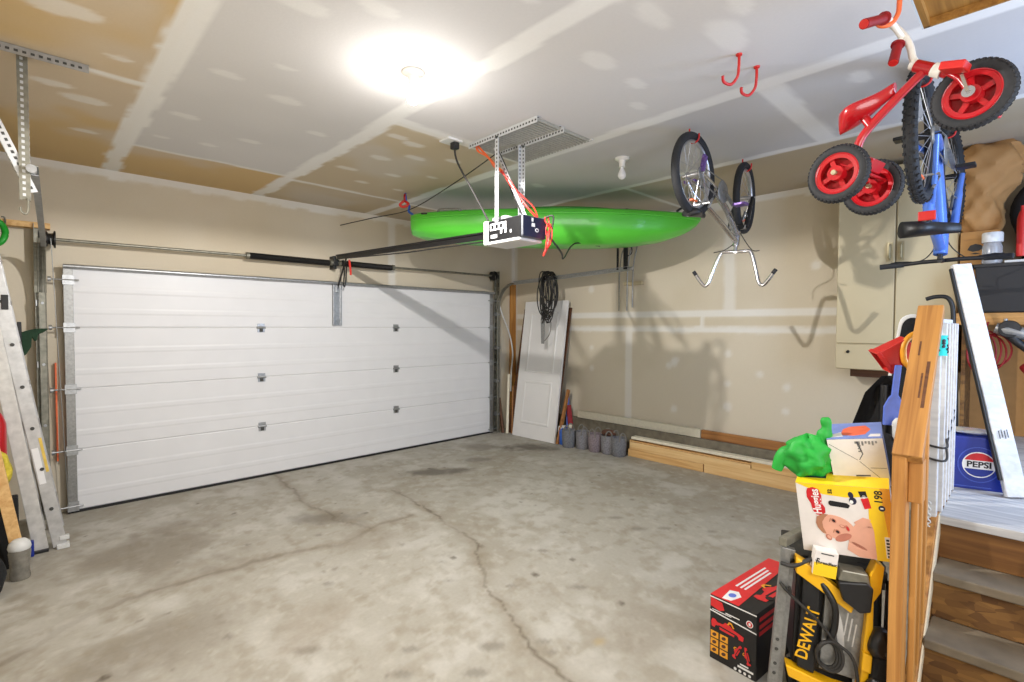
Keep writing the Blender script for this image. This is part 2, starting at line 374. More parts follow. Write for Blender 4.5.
def floor_col(x, y):
    n = fbm(x, y, 1.1, 3); n2 = fbm(x, y, 3.5, 9); n3 = fbm(x, y, 11, 21)
    c = np.ones(x.shape + (3,)) * L3(170, 165, 154)
    c = mixc(c, L3(146, 138, 122), sst(.45, .75, n) * .55)
    c = mixc(c, L3(196, 193, 186), sst(.5, .75, n2) * .5)
    c = mixc(c, L3(142, 132, 114), sst(.5, .75, n3) * .45); n4 = fbm(x, y, 19, 33); c = mixc(c, L3(196, 192, 182), sst(.55, .8, n4) * .35); c = mixc(c, L3(128, 116, 96), sst(.66, .82, fbm(x, y, 14, 87)) * .25)
    wob = (n2 - .5) * 1.0; wob2 = (n3 - .5) * .9
    def spot(cx, cy, rx, ry, a, s, colr=(74, 66, 54)):
        nonlocal c
        dx, dy = x - cx, y - cy; u = dx * math.cos(a) + dy * math.sin(a); w = -dx * math.sin(a) + dy * math.cos(a)
        d = np.hypot(u / rx, w / ry) + wob + wob2
        c = mixc(c, L3(*colr), (1 - sst(.25, 1.1, d)) * s * .85)
    spot(.55, 4.3, .5, .75, .3, .62, (112, 100, 82)); spot(.35, 3.0, .45, .35, .2, .5, (112, 100, 84))
    spot(.75, 4.75, .4, .3, 0, .45, (118, 106, 90)); spot(1.75, 4.05, .42, .17, -.6, .62, (84, 76, 64))
    spot(3.2, 4.5, .42, .16, -.55, .8); spot(4.68, 4.62, .42, .22, -.7, .85); spot(3.8, 4.6, .2, .12, -.5, .5); spot(4.3, 5.0, .6, .2, -.7, .4)
    for cx, cy, r in ((1.86, 1.68, .05), (1.82, 1.60, .05), (1.90, 1.58, .04), (1.62, 1.85, .07), (1.45, 1.75, .06), (1.86, 2.52, .05), (1.98, 2.75, .045), (3.43, 2.15, .07), (3.5, 2.4, .05), (3.8, 1.72, .05), (3.6, 2.0, .04),
                      (1.33, 2.1, .05), (1.2, 1.98, .06), (.95, 2.45, .08), (1.1, 3.95, .025), (1.55, 3.75, .03), (.9, 4.05, .03), (1.3, 3.0, .05), (2.4, 1.9, .06), (2.6, 2.4, .05), (2.95, 2.5, .04), (2.1, 2.2, .05), (4.1, 2.3, .05)):
        spot(cx, cy, r * 1.2, r * .6, -.7, .45)
    spot(2.05, 1.5, .06, .04, 0, .5, (190, 160, 90)); spot(1.0, 2.6, .4, .25, .4, .35, (130, 112, 88)); spot(2.3, 1.35, .5, .3, -.5, .38, (132, 120, 104))
    spot(1.95, 3.35, .5, .25, -.4, .35, (128, 114, 94))
    rs = np.random.default_rng(5)
    for _ in range(70):
        cx, cy, r = rs.uniform(.2, 4.6), rs.uniform(1.2, 5.2), rs.uniform(.008, .026)
        d = np.hypot((x - cx), (y - cy)) / r + (n3 - .5) * 1.6; c = mixc(c, L3(70, 58, 44), (1 - sst(.4, 1.1, d)) * rs.uniform(.25, .75))
    jx = (fbm(x, y, 5, 40) - .5) * .12; jy = (fbm(x, y, 5, 50) - .5) * .12
    k1 = [(-.28, 3.2), (-.14, 3.33), (.075, 3.5), (.36, 3.63), (.74, 3.62), (1.03, 3.64), (1.33, 3.54), (1.59, 3.47), (1.9, 3.6), (2.3, 3.62)]
    k1b = [(1.84, 5.6), (1.82, 5.37), (1.74, 4.63), (1.79, 4.09), (1.74, 3.98), (1.9, 3.6)]
    k2 = [(2.52, 4.3), (2.46, 3.45), (2.32, 2.78), (1.96, 2.27), (1.91, 2.09), (1.79, 1.77), (1.72, 1.47), (1.6, 1.1)]
    fade = .45 + .55 * sst(.35, .6, fbm(x, y, 2.2, 61))
    for kk, s, w in ((k1, .34, .022), (k1b, .38, .015), (k2, .6, .011)):
        d = segdist(x + jx, y + jy, kk)
        c = mixc(c, L3(120, 104, 78), (1 - sst(.02, .11, d)) * .26 * fade); c = mixc(c, L3(84, 70, 50), (1 - sst(w * .45, w * 1.3, d)) * s * fade)
    return c
grid('floor', XL, XR, YB, YG, .02, lambda u, v: np.stack([u, v, u * 0], -1), floor_col, floor_m)

def ceil_col(x, y):
    n = fbm(x, y, 5, 70); e = (n - .5) * .06; big = fbm(x, y, 1.3, 77)
    grey = L3(214, 212, 211); brown = L3(206, 178, 130); tan = L3(206, 190, 162); tape = L3(238, 237, 234)
    c = np.ones(x.shape + (3,)) * grey
    t = [.53, 1.753, 3.025, 4.265]
    def sheet(x0, x1, y0, y1, colr, w=1.0):
        nonlocal c
        m = ((x >= x0) & (x < x1) & (y >= y0) & (y < y1)).astype(float) * w; c = mixc(c, colr, m)
    sheet(-9, t[0], -9, 9, brown); sheet(t[0], t[1], 4.8, 9, brown); sheet(t[1], t[2], 3.0, 9, tan * .92); sheet(t[2], t[3], 4.95, 9, tan * .8)
    sheet(t[2], t[3], 1.09, 4.95, grey * .84); sheet(t[3], 9, -9, 9, tan * .78); sheet(t[2], t[3], -9, 1.09, grey * .86)
    c = mixc(c, grey * .93, sst(.45, .7, big) * .4)
    for tx, w in ((t[0], .062), (t[1], .062), (t[2], .058), (t[3], .042)):
        c = mixc(c, tape, band(x - tx + e * (1.2 if tx < 2 else .7), w, .012) * .95)
    for x0, x1, yy, w in ((-9, t[0], 3.56, .03), (t[0], t[1], 4.8, .022), (t[1], t[2], 3.0, .06), (t[1], t[2], 4.9, .03), (t[2], t[3], 1.09, .07), (t[2], t[3], 4.95, .03), (t[3], 9, 2.86, .03), (t[0], t[1], 1.0, .05)):
        c = mixc(c, tape, band(y - yy + e * .6, w) * ((x > x0) & (x < x1)) * .85)
    pts = [(.12, 2.95, .16), (.27, 4.05, .13), (.1, 3.9, .1), (.3, 4.7, .09), (.85, 2.2, .13), (1.1, 2.0, .1), (.8, 3.1, .1), (1.15, 3.2, .1), (.75, 3.9, .1), (1.2, 4.1, .09), (1.0, 4.4, .08), (.7, 4.45, .07), (1.5, 3.6, .08),
           (2.4, 1.05, .16), (2.2, .9, .1), (2.15, 1.6, .12), (2.5, 1.6, .08), (2.0, 1.2, .14), (1.3, 1.2, .1), (1.5, 1.5, .09), (2.1, 3.3, .1), (2.3, 3.55, .1), (2.55, 3.4, .08), (2.1, 3.75, .1), (2.0, 4.2, .09), (2.4, 4.1, .1), (2.7, 3.9, .07), (2.3, 4.5, .07), (2.7, 4.5, .07), (1.95, 3.25, .09), (.35, 3.3, .06), (1.0, 2.8, .06), (3.3, .7, .09), (3.6, 3.4, .09), (2.75, 1.75, .07)]
    for px_, py_, r in pts:
        d = np.hypot((x - px_) / (r * 1.0), (y - py_) / (r * .5)) + (n - .5) * .9
        c = mixc(c, tape, (1 - sst(.7, 1.05, d)) * .55)
    return c
ceil_step = (XR - XL) / 232
grid('ceiling', XL, XR, YB, YG, .025, lambda u, v: np.stack([u, v, u * 0 + H], -1), ceil_col, dry_m, hole=(1.9, 2.985, -.55, .39), flip=True)

def wall_base(a, z, seed):
    n = fbm(a, z, 1.2, seed); e = fbm(a, z, 9, seed + 4) - .5
    c = np.ones(a.shape + (3,)) * L3(212, 201, 180)
    c = mixc(c, L3(203, 190, 166), sst(.45, .7, n) * .5)
    return c, e
mud = L3(228, 224, 216)
def garage_col(a, z):
    c, e = wall_base(a, z, 100)
    c = mixc(c, mud, sst(H - .115 + .03, H - .09 + .03, z + e * .05) * .95)
    c = mixc(c, mud, band(a - 3.34 + e * .02, .05) * .8)
    c = mixc(c, mud, band(a - XR + .02, .05) * .8); return c
def right_col(a, z):
    c, e = wall_base(a, z, 140)
    c = mixc(c, mud, sst(H - .08, H - .06, z + e * .04) * .9)
    c = mixc(c, mud, band(z - 1.745 + e * .02, .043, .008)); c = mixc(c, mud, band(z - 1.565 + e * .015, .036, .008))
    c = mixc(c, L3(206, 194, 170), band(z - 1.655, .05, .008) * .8)
    c = mixc(c, mud, band(a - 3.61 + e * .02, .05) * (z < 1.55) * .75); c = mixc(c, mud, band(a - 2.335 + e * .03, .062, .02) * (z > 1.76) * .7)
    c = mixc(c, mud, band(a - YG + .02, .05) * .8)
    for py_, pz in ((2.97, .62), (2.34, .97), (2.34, .72), (1.74, .99), (1.75, .74), (4.2, 1.31), (4.2, 1.03), (2.98, 1.16), (3.05, 1.13), (2.95, 1.2), (4.21, 2.1), (2.0, 1.1), (2.34, 1.3), (1.5, 2.2)):
        d = np.hypot((a - py_) / .05, (z - pz) / .05) + e * .8; c = mixc(c, mud, (1 - sst(.4, 1.2, d)) * .7)
    c = mixc(c, mud, band(a - 2.64, .02, .01) * band(z - 1.655, .07, .02) * .9)
    return c
def plain_col(a, z):
    c, e = wall_base(a, z, 180); return c
grid('wall_garage', XL, XR, 0, H, .025, lambda u, v: np.stack([u, u * 0 + YG, v], -1), garage_col, dry_m)
grid('wall_right', YB, YG, 0, H, .025, lambda u, v: np.stack([u * 0 + XR, u, v], -1), right_col, dry_m, flip=True)
grid('wall_left', YB, YG, 0, H, .05, lambda u, v: np.stack([u * 0 + XL, u, v], -1), plain_col, dry_m)
# the wall behind the photographer, with the doorway to the house open at the top of the stairs
wb = MB()
DX0, DX1, DZ0, DZ1 = 3.15, 4.05, .766, 2.83
wb.b2((XL, YB - .12, 0), (DX0, YB, H)); wb.b2((DX1, YB - .12, 0), (XR, YB, H)); wb.b2((DX0, YB - .12, 0), (DX1, YB, DZ0 - .04)); wb.b2((DX0, YB - .12, DZ1), (DX1, YB, H))
struct(wb.build('wall_back', mat('back_drywall', (212, 201, 180), .8)))
tr = MB()
tr.b2((DX0 - .07, YB, DZ0), (DX0, YB + .02, DZ1 + .07)); tr.b2((DX1, YB, DZ0), (DX1 + .07, YB + .02, DZ1 + .07)); tr.b2((DX0 - .07, YB, DZ1), (DX1 + .07, YB + .02, DZ1 + .07))
struct(tr.build('trim_1', 'white_p', None, .003))
# foundation ledge along the right wall
cb = MB().b2((5.425, 1.0, 0), (XR, 5.68, .335)); struct(cb.build('baseboard_right', 'concrete_d', None, .008))
# attic hatch in the ceiling
ah = thing('attic_hatch', 'bare brown plywood attic hatch in the ceiling above the red tricycle', 'hatch', (2.44, -.08, H))
MB().b2((1.9, -.55, H + .035), (2.985, .39, H + .053)).build('hatch_panel', 'ply', ah)
fr = MB()
for lo, hi in (((1.88, .37, H - .0), (3.005, .392, H + .036)), ((1.88, -.57, H), (3.005, -.548, H + .036)), ((1.88, -.55, H), (1.902, .39, H + .036)), ((2.983, -.55, H), (3.005, .39, H + .036))): fr.b2(lo, hi)
fr.build('hatch_frame', 'ply', ah)

# ------------------------------------------------------------------ garage door
gd = thing('garage_door', 'white four-section steel overhead garage door with horizontal ribs', 'garage door', (2.58, 5.62, 0))
DW0, DW1, DH = .19, 4.97, 2.095; sh = (DH - .02) / 4
for i in range(4):
    z0 = .02 + i * sh; z1 = z0 + sh
    pr = []  # profile (z, depth toward room)
    def bump_line(z): return [(z - .03, 0), (z - .014, -.0025), (z + .014, -.0025), (z + .03, 0)]
    pr = [(z0 + .0005, .006), (z0 + .01, 0)] + bump_line(z0 + sh * .27) + bump_line(z0 + sh * .62) + [(z1 - .01, 0), (z1 - .0005, .006)]
    mb = MB(); n = len(pr)
    vs = [(DW0, 5.62 + d, z) for z, d in pr] + [(DW0, 5.665, pr[-1][0]), (DW0, 5.665, pr[0][0])]
    vs += [(DW1, y, z) for _, y, z in vs]; k = n + 2
    fs = [(j, k + j, k + (j + 1) % k, (j + 1) % k) for j in range(k)] + [tuple(range(k)), tuple(range(k, 2 * k))[::-1]]
    mb.add(vs, fs); mb.build('door_section', 'white_door', gd)
MB().b2((DW0, 5.615, 0), (DW1, 5.66, .022)).build('bottom_seal', 'black', gd)
sb = MB(); sb.cyl((DW0, 5.585, 2.088), (DW1, 5.585, 2.088), .018, 10); sb.b2((DW0, 5.59, 2.07), (DW1, 5.62, 2.105)); 
for x in (1.73, 3.33): sb.cyl((x - .07, 5.585, 2.088), (x + .07, 5.585, 2.088), .02, 10)
sb.build('top_strut', 'galv', gd, 0, 40)
for x in (1.73, 3.33):
    for i in (1, 2, 3):
        z = .02 + i * sh; h = MB()
        h.b2((x - .035, 5.612, z - .05), (x + .035, 5.619, z - .008)); h.b2((x - .035, 5.612, z + .008), (x + .035, 5.619, z + .04)); h.cyl((x - .042, 5.609, z), (x + .042, 5.609, z), .012, 8)
        h.b2((x - .016, 5.606, z - .045), (x + .016, 5.612, z - .012), 1)
        h.build('hinge', ['galv', 'slot'], gd, 0, 40)
for x0, x1, sg in ((DW0, DW0 + .062, -1), (DW1 - .06, DW1, 1)):
    MB().b2((x0, 5.609, .03), (x1, 5.6185, DH)).build('end_stile', 'steel', gd, .002)
    for z in (.06, .02 + sh, .02 + 2 * sh, .02 + 3 * sh, DH - .12):
        h = MB(); xo = x0 if sg < 0 else x1
        h.b2((xo - .005, 5.595, z - .04), (xo + .07 if sg < 0 else xo - .07, 5.607, z + .04)); h.cyl((xo - .06 * 0 + sg * .09, 5.6, z), (xo - sg * .1, 5.6, z), .007, 8)
        h.cyl((xo + sg * .075, 5.6, z), (xo + sg * .095, 5.6, z), .022, 14)
        h.build('roller_hinge', 'galv', gd, 0, 40)
ob = MB()
for x in (2.50, 2.585): ob.b2((x, 5.585, 1.6), (x + .018, 5.615, 2.1))
ob.b2((2.5, 5.6, 1.6), (2.603, 5.618, 1.66)); ob.b2((2.5, 5.6, 1.62), (2.603, 5.612, 2.09)); ob.b2((2.53, 5.57, 1.98), (2.57, 5.6, 2.06))
ob.build('opener_bracket', 'galv', gd, .002)

# ------------------------------------------------------------------ tracks
def door_track(name, label, x, sg, yend, hang):
    t = thing(name, label, 'garage door track', (x, 5.6, 0))
    cs = [(-.012, -.02), (.012, -.02), (.03 * 0 + .012, .0), (.018, .02), (-.012, .02)]
    v = MB(); v.b2((x - .022, 5.575, 0), (x + .022, 5.579, 1.86)); v.b2((x + (-.022 if sg < 0 else .018), 5.575, 0), (x + (-.018 if sg < 0 else .022), 5.63, 1.86)); v.cyl((x - sg * .02, 5.58, 0), (x - sg * .02, 5.58, 1.86), .006, 8)
    v.build('vertical_rail', 'galv_d', t, 0, 40)
    arc = [(x, 5.6 - .36 + .36 * math.cos(a), 1.86 + .36 * math.sin(a)) for a in [i * PI / 2 / 10 for i in range(11)]]
    c = MB()
    for dx in (-.02, .02): c.tube([(q[0] + dx, q[1], q[2]) for q in arc], .008, 6)
    for a, b in zip(arc[:-1], arc[1:]): c.beam((a[0] + sg * .02, a[1], a[2]), (b[0] + sg * .02, b[1], b[2]), .004, .05, (1, 0, 0))
    for a, b in zip(arc[:-1], arc[1:]): c.beam(a, b, .044, .004, (0, 1, 1))
    c.build('curved_rail', 'galv_d', t, 0, 40)
    xe, ze = hang; h = MB(); h.beam((x, 5.24, 2.22), (xe, yend, ze), .006, .05); h.beam((x - sg * .012, 5.24, 2.243), (xe - sg * .012, yend, ze + .023), .03, .005); h.beam((x - sg * .012, 5.24, 2.197), (xe - sg * .012, yend, ze - .023), .03, .005); h.cyl((xe, yend + .02, ze), (xe, yend - .04, ze), .022, 10)
    h.build('horizontal_rail', 'galv', t, 0, 40)
    a = MB(); perf(a, (x + sg * .04, 5.66, 0), (x + sg * .04, 5.66, 2.42), (-sg, 0, 0), (0, -1, 0), .06, .004, 0, 1, .12)
    a.build('jamb_angle', ['galv_d', 'slot'], t)
    for z in (.25, .75, 1.25, 1.75):
        b = MB(); b.b2((x - .03, 5.58, z), (x + sg * .04, 5.66, z + .05)); b.cyl((x, 5.57, z + .025), (x, 5.585, z + .025), .012, 8); b.build('track_bracket', 'galv', t, .002)
    return t
tl = door_track('garage_door_track', 'steel garage door track beside the aluminium stepladder, hung by slotted irons', .06, -1, 3.62, (.01, 2.40))
hg = MB()
perf(hg, (.004, 3.61, H - .002), (.004, 3.61, 2.24), (-1, 0, 0), (0, 1, 0), .04, .004)
hg.build('hanger_iron', ['galv_d', 'white_iron'], tl)
hg = MB(); perf(hg, (-.26, 3.5, H - .004), (.24, 3.5, H - .004), (0, 1, 0), (0, 0, -1), .04, .004); hg.build('ceiling_iron', ['galv', 'slot'], tl)
hg = MB(); perf(hg, (-.16, 3.61, 2.68), (-.005, 3.62, 2.28), (1, 0, .3), (0, 1, 0), .04, .004); hg.build('brace_iron', ['white_iron', 'slot'], tl)
hg = MB(); hg.tube(smooth_path([(-.005, 3.6, 2.25), (-.005, 3.6, 2.2), (-.012, 3.6, 2.17), (-.03, 3.6, 2.175), (-.034, 3.6, 2.2)]), .005, 6)
hg.build('wire_hook', 'galv_d', tl, 0, 40); MB().beam((-.014, 3.62, 2.385), (.012, 3.62, 2.40), .004, .04).build('hanger_plate', 'galv_d', tl)
tr_ = door_track('garage_door_track', 'steel garage door track by the leaning white panel door, ending in a black hanger', 5.05, 1, 3.3, (5.05, 2.275))
hg = MB(); hg.b2((5.03, 3.33, 2.27), (5.06, 3.375, H)); hg.b2((5.03, 3.45, 2.27), (5.05, 3.47, 2.75)); hg.build('hanger_strap', 'black', tr_, .002)

ts = thing('torsion_spring_shaft', 'torsion shaft with two black springs across the top of the garage door', 'torsion spring', (2.53, 5.6, 2.33))
MB().cyl((.1, 5.6, 2.30), (5.02, 5.6, 2.345), .014, 12).build('shaft', 'galv_d', ts, 0, 40)
zt = lambda x: 2.30 + (x - .1) * .045 / 4.92
for x0, x1 in ((1.62, 2.46), (2.6, 3.26)):
    s = MB(); k = int((x1 - x0) / .009)
    s.tube([(x0 + (x1 - x0) * i / (k * 2), 5.6, zt(x0)) for i in range(k * 2 + 1)], [.035 if i % 2 else .031 for i in range(k * 2 + 1)], 14)
    s.build('spring', 'black', ts, 0, 60)
    for x in (x0 - .03, x1 + .01):
        MB().cyl((x, 5.6, zt(x)), (x + .03, 5.6, zt(x)), .034, 14).build('spring_cone', 'galv_d', ts, 0, 40)
for x in (.12, 4.96):
    d = MB(); d.lathe([(.02, -.03), (.062, -.03), (.062, -.02), (.045, -.015), (.05, .015), (.07, .02), (.07, .03), (.02, .03)], Matrix.Translation((x, 5.6, zt(x))) @ Matrix.Rotation(PI / 2, 4, 'Y'), 24)
    d.build('cable_drum', 'black', ts, 0, 40)
    MB().b2((x - .05 if x < 1 else x + .04, 5.6, zt(x) - .07), (x - .042 if x < 1 else x + .048, 5.716, zt(x) + .07)).build('end_bearing_plate', 'galv_d', ts, .003)
    MB().cyl((x, 5.545, zt(x)), (x + (.07 if x < 1 else -.02), 5.59, .08), .003, 6).build('lift_cable', 'steel', ts)
cp = MB(); cp.b2((2.505, 5.57, 2.285), (2.56, 5.63, 2.36)); cp.b2((2.515, 5.6, 2.25), (2.55, 5.716, 2.40)); cp.build('centre_bracket', 'black', ts, .004)

# ------------------------------------------------------------------ ceiling lamps
def lamp(name, label, x, y, lit):
    t = thing(name, label, 'ceiling light', (x, y, H))
    T = Matrix.Translation((x, y, H)) @ Matrix.Rotation(PI, 4, 'X')
    MB().lathe([(0, 0), (.058, 0), (.06, .008), (.05, .016), (.03, .024), (.024, .05), (.026, .075), (.0, .075)], T, 32).build('lamp_holder', 'porcelain', t, 0, 35)
    MB().lathe([(.013, .074), (.014, .085), (.02, .1), (.031, .125), (.033, .142), (.029, .158), (.018, .17), (.0, .175)], T, 24).build('bulb', 'bulb_on' if lit else 'bulb_off', t, 0, 60)
lamp('ceiling_lamp', 'lit bare bulb in a porcelain holder on the bright patch of ceiling', 1.515, 2.368, True)
lamp('ceiling_lamp', 'unlit white bulb in a porcelain holder above the green kayak', 3.503, 2.372, False)

# ------------------------------------------------------------------ opener
op = thing('garage_door_opener', 'black and white garage door opener hung from the ceiling on slotted irons', 'garage door opener', (2.53, 2.65, 2.2))
X0, X1, Y0, Y1, Z0, Z1 = 2.41, 2.64, 2.42, 2.78, 2.2, 2.36
b = MB(); b.b2((X0, Y0, Z0 + .01), (X1, Y1, Z1)); b.build('motor_housing', 'grey_lbl', op, .012)
b = MB(); b.b2((X0 - .008, Y1, Z0 - .012), (X1 + .008, Y1 + .045, Z1 + .005)); b.b2((X0 + .03, Y1 - .16, Z1), (X1 - .03, Y1 - .01, Z1 + .03)); b.b2((X0 - .004, Y0 + .03, Z0 - .012), (X1 + .004, Y1, Z0 + .012)); b.build('light_cover', 'white', op, .012)
b = MB()
T = frame((X0 - .003, (Y0 + Y1) / 2, (Z0 + Z1) / 2 + .005), (0, -1, 0), (0, 0, 1))
b.rect(-.165, -.07, .165, .068, T, 0); b.rect(-.15, -.0, .02, .05, T, 1, .002); b.rect(-.14, -.055, -.075, -.03, T, 1, .002)
for q in (-.01, .035): b.rect(q - .03, -.03, q - .012, .0, T, 1, .002)
b.rect(.06, -.035, .075, -.015, T, 1, .002)
for i, q in enumerate((-.12, -.075, -.03)): b.rect(q - .016, .012, q + .012, .038, T, 0, .003)
b.build('side_label', ['black', 'white_ink'], op)
b = MB(); T = frame(((X0 + X1) / 2, Y0 - .003, (Z0 + Z1) / 2 + .005), (1, 0, 0), (0, 0, 1))
b.rect(-.11, -.07, .11, .068, T, 0); b.rect(-.03, .0, .0, .025, T, 1, .002); b.rect(-.03, .035, -.015, .06, T, 1, .002); b.ell(.02, -.02, .018, .014, T, 1, 0, .002); b.ell(.02, -.02, .01, .007, T, 0, 0, .003)
b.build('end_label', ['navy', 'white_ink'], op)
r = MB(); r.beam((2.53, 2.8, 2.31), (2.53, 5.55, 2.40), .032, .014); r.beam((2.53, 2.8, 2.285), (2.53, 5.55, 2.375), .007, .05); r.build('rail', 'black', op, .002)
MB().tube([(2.545, 2.85, 2.25), (2.545, 4.1, 2.285), (2.545, 5.5, 2.36)], .006, 6).build('drive_chain', 'cord', op)
am = MB(); am.beam((2.55, 5.35, 2.36), (2.55, 5.58, 2.03), .006, .03); am.tube(smooth_path([(2.545, 5.42, 2.34), (2.55, 5.40, 2.2), (2.56, 5.45, 2.08), (2.6, 5.5, 2.05), (2.61, 5.48, 2.2), (2.58, 5.42, 2.32)]), .007, 6); am.build('lift_arm', 'black', op)
MB().tube([(2.56, 5.3, 2.33), (2.565, 5.28, 2.2), (2.565, 5.28, 2.16)], .012, 6).build('release_cord', 'redw', op)
for x, s in ((2.40, 1), (2.665, -1)):
    q = MB(); perf(q, (x, 2.28, H - .003), (x, 2.99, H - .003), (s, 0, 0), (0, 0, -1), .04, .003, 0, 1, .028); q.build('ceiling_iron', ['white_iron', 'slot'], op)
    q = MB(); perf(q, (x, 2.69, H - .03), (x, 2.69, Z1 - .02), (s, 0, 0), (0, -1, 0), .034, .003, 0, 1, .028); q.build('hanger_iron', ['white_iron', 'slot'], op)
q = MB(); perf(q, (2.43, 2.74, H - .09), (2.63, 2.60, Z1), (.6, .2, .3), (0, -1, 0), .03, .003, 0, 1, .03); q.build('brace_iron', ['white_iron', 'slot'], op)
def wires(mb, a, c, n, r, sag, mi=0):
    for i in range(n):
        j = lambda s: V((random.uniform(-s, s), random.uniform(-s, s), random.uniform(-s, s)))
        mid = (V(a) + V(c)) / 2 + V((0, 0, -sag)) + j(.03)
        mb.tube(smooth_path([V(a) + j(.012), (V(a) + mid) / 2 + j(.02), mid, (V(c) + mid) / 2 + j(.02), V(c) + j(.01)], 5), r, 6, False, mi)
w = MB(); wires(w, (2.44, 2.96, H), (2.47, 2.70, 2.72), 4, .005, .02); w.build('wiring', 'orange', op)
w = MB(); wires(w, (2.47, 2.70, 2.72), (2.66, 2.5, 2.36), 3, .005, .02); wires(w, (2.655, 2.40, 2.33), (2.60, 2.40, 2.10), 4, .006, .0); wires(w, (2.64, 2.43, 2.36), (2.655, 2.40, 2.3), 2, .006, -.02); w.build('wiring', 'redw', op)
w = MB(); wires(w, (2.6, 2.9, H), (2.6, 2.6, 2.37), 2, .006, .02); w.tube(smooth_path([(2.63, 2.45, 2.36), (2.665, 2.38, 2.38), (2.67, 2.38, 2.32), (2.66, 2.4, 2.22)]), .006, 6); w.build('wiring', 'cord', op)
vp = thing('ribbed_ceiling_panel', 'ribbed grey metal panel on the ceiling behind the opener hangers', 'ceiling panel', (2.7, 2.64, H))
b = MB(); b.b2((2.42, 2.3, H - .006), (2.985, 3.0, H - .001))
for i in range(24): y = 2.315 + i * .0295; b.cyl((2.42, y, H - .009), (2.985, y, H - .009), .008, 6)
b.build('ribbed_sheet', 'rib', vp, 0, 40)
b = MB(); b.b2((2.985, 2.28, H - .012), (3.0, 3.02, H - .001)); b.b2((2.42, 3.0, H - .012), (2.985, 3.02, H - .001)); b.build('edge_strip', 'white', vp, .002)
oo = thing('ceiling_outlet', 'white ceiling outlet with black plug beside the opener hangers', 'outlet', (2.28, 3.03, H))
MB().b2((2.20, 2.97, H - .016), (2.33, 3.09, H)).build('outlet_plate', 'white', oo, .004)
b = MB(); b.b2((2.265, 2.99, H - .065), (2.315, 3.045, H - .014)); b.build('plug', 'black', oo, .008)
tag(MB().tube(smooth_path([(2.29, 3.02, H - .06), (2.30, 2.99, 2.8), (2.38, 2.88, 2.55), (2.43, 2.8, 2.375)]), .0075, 8).build('power_cord', 'cord'), 'black power cord hanging from the ceiling outlet to the opener', 'cord')

# ------------------------------------------------------------------ kayak
P0, P1 = V((2.86, 4.50, 2.60)), V((5.03, 2.43, 2.60)); ax = (P1 - P0); KL = ax.length; ax.normalize(); sd = V((-ax.y, ax.x, 0)); up = V((0, 0, 1))
ky = thing('kayak', 'bright green plastic kayak slung level under the ceiling', 'kayak', (P0 + P1) / 2)
sts = [(0, .03, 2.60, 2.70), (.004, .12, 2.535, 2.735), (.03, .19, 2.505, 2.745), (.10, .25, 2.475, 2.755), (.22, .30, 2.445, 2.765), (.36, .335, 2.425, 2.77), (.5, .345, 2.415, 2.775), (.64, .335, 2.415, 2.775), (.76, .30, 2.432, 2.77), (.86, .23, 2.475, 2.765), (.93, .16, 2.54, 2.765), (.975, .085, 2.615, 2.765), (.995, .03, 2.69, 2.762), (1, .008, 2.735, 2.758)]
def interp(t):
    for a, b in zip(sts[:-1], sts[1:]):
        if a[0] <= t <= b[0]:
            f = (t - a[0]) / (b[0] - a[0] + 1e-9); return [a[i] + (b[i] - a[i]) * f for i in (1, 2, 3)]
    return list(sts[-1][1:])
rings = []
ts_ = sorted(set([i / 48 for i in range(49)] + [.004, .01, .016, .985, .995]))
for t in ts_:
    hw, zb, zt_ = interp(t); ring = []; n = 32
    for j in range(n):
        a = 2 * PI * j / n; cx, sz = math.cos(a), math.sin(a)
        w = math.copysign(abs(cx) ** .62, cx); zc = zt_ - .075 * min(1, (zt_ - zb) / .2)
        if sz >= 0: z = zc + (zt_ - zc) * (abs(sz) ** .6)
        else:
            z = zc - (zc - zb) * (abs(sz) ** .8)
            ww = abs(cx); z += .012 * math.exp(-((ww - .55) / .1) ** 2)   # moulded chine
        ring.append(V((P0.x, P0.y, 0)) + ax * (t * KL) + sd * (w * hw) + up * z)
    rings.append(ring)
MB().loft(rings).build('hull', 'kayak', ky, 0, 50)
rim = []
for s in (1, -1):
    seq = ts_[3:-3] if s > 0 else ts_[3:-3][::-1]
    for t in seq:
        hw, zb, zt_ = interp(t); rim.append(V((P0.x, P0.y, 0)) + ax * (t * KL) + sd * (s * hw * 1.005) + up * (zt_ - .072))
MB().tube(rim, .011, 8, True).build('gunwale', 'kayak', ky, 0, 60)
def kp(t, s, z): return V((P0.x, P0.y, 0)) + ax * (t * KL) + sd * s + up * z
hnd = MB(); hnd.tube(smooth_path([kp(.10, -.22, 2.72), kp(.11, -.25, 2.745), kp(.17, -.27, 2.745), kp(.18, -.25, 2.72)]), .01, 8); hnd.build('carry_handle', 'steel', ky, 0, 60)
hnd = MB(); hnd.tube(smooth_path([kp(.90, -.13, 2.76), kp(.92, -.14, 2.795), kp(.97, -.1, 2.8), kp(.985, -.05, 2.765)]), .012, 8); hnd.build('carry_handle', 'black', ky, 0, 60)
hnd = MB(); hnd.box(kp(.055, -.205, 2.715), (.06, .02, .016), Matrix.Rotation(math.atan2(ax.y, ax.x), 4, 'Z')); hnd.build('deck_fitting', 'black', ky, .003)
ck = MB(); cpts = []
for i in range(32):
    a = 2 * PI * i / 32; cpts.append(kp(.52 + .2 * math.cos(a), .21 * math.sin(a), 2.778))
ck.tube(cpts, .014, 8, True); ck.build('cockpit_rim', 'kayak_d', ky, 0, 60)
q = kp(.955, 0, 2.72)
st = MB(); st.tube(smooth_path([V((q.x, q.y, H)), V((q.x, q.y, 2.85)), q]), .006, 8); st.torus(Matrix.Translation(q + V((0, 0, .04))) @ rot(.3, PI / 2), .022, .006, 16, 8)
st.build('suspension_cord', 'cord', ky, 0, 60)
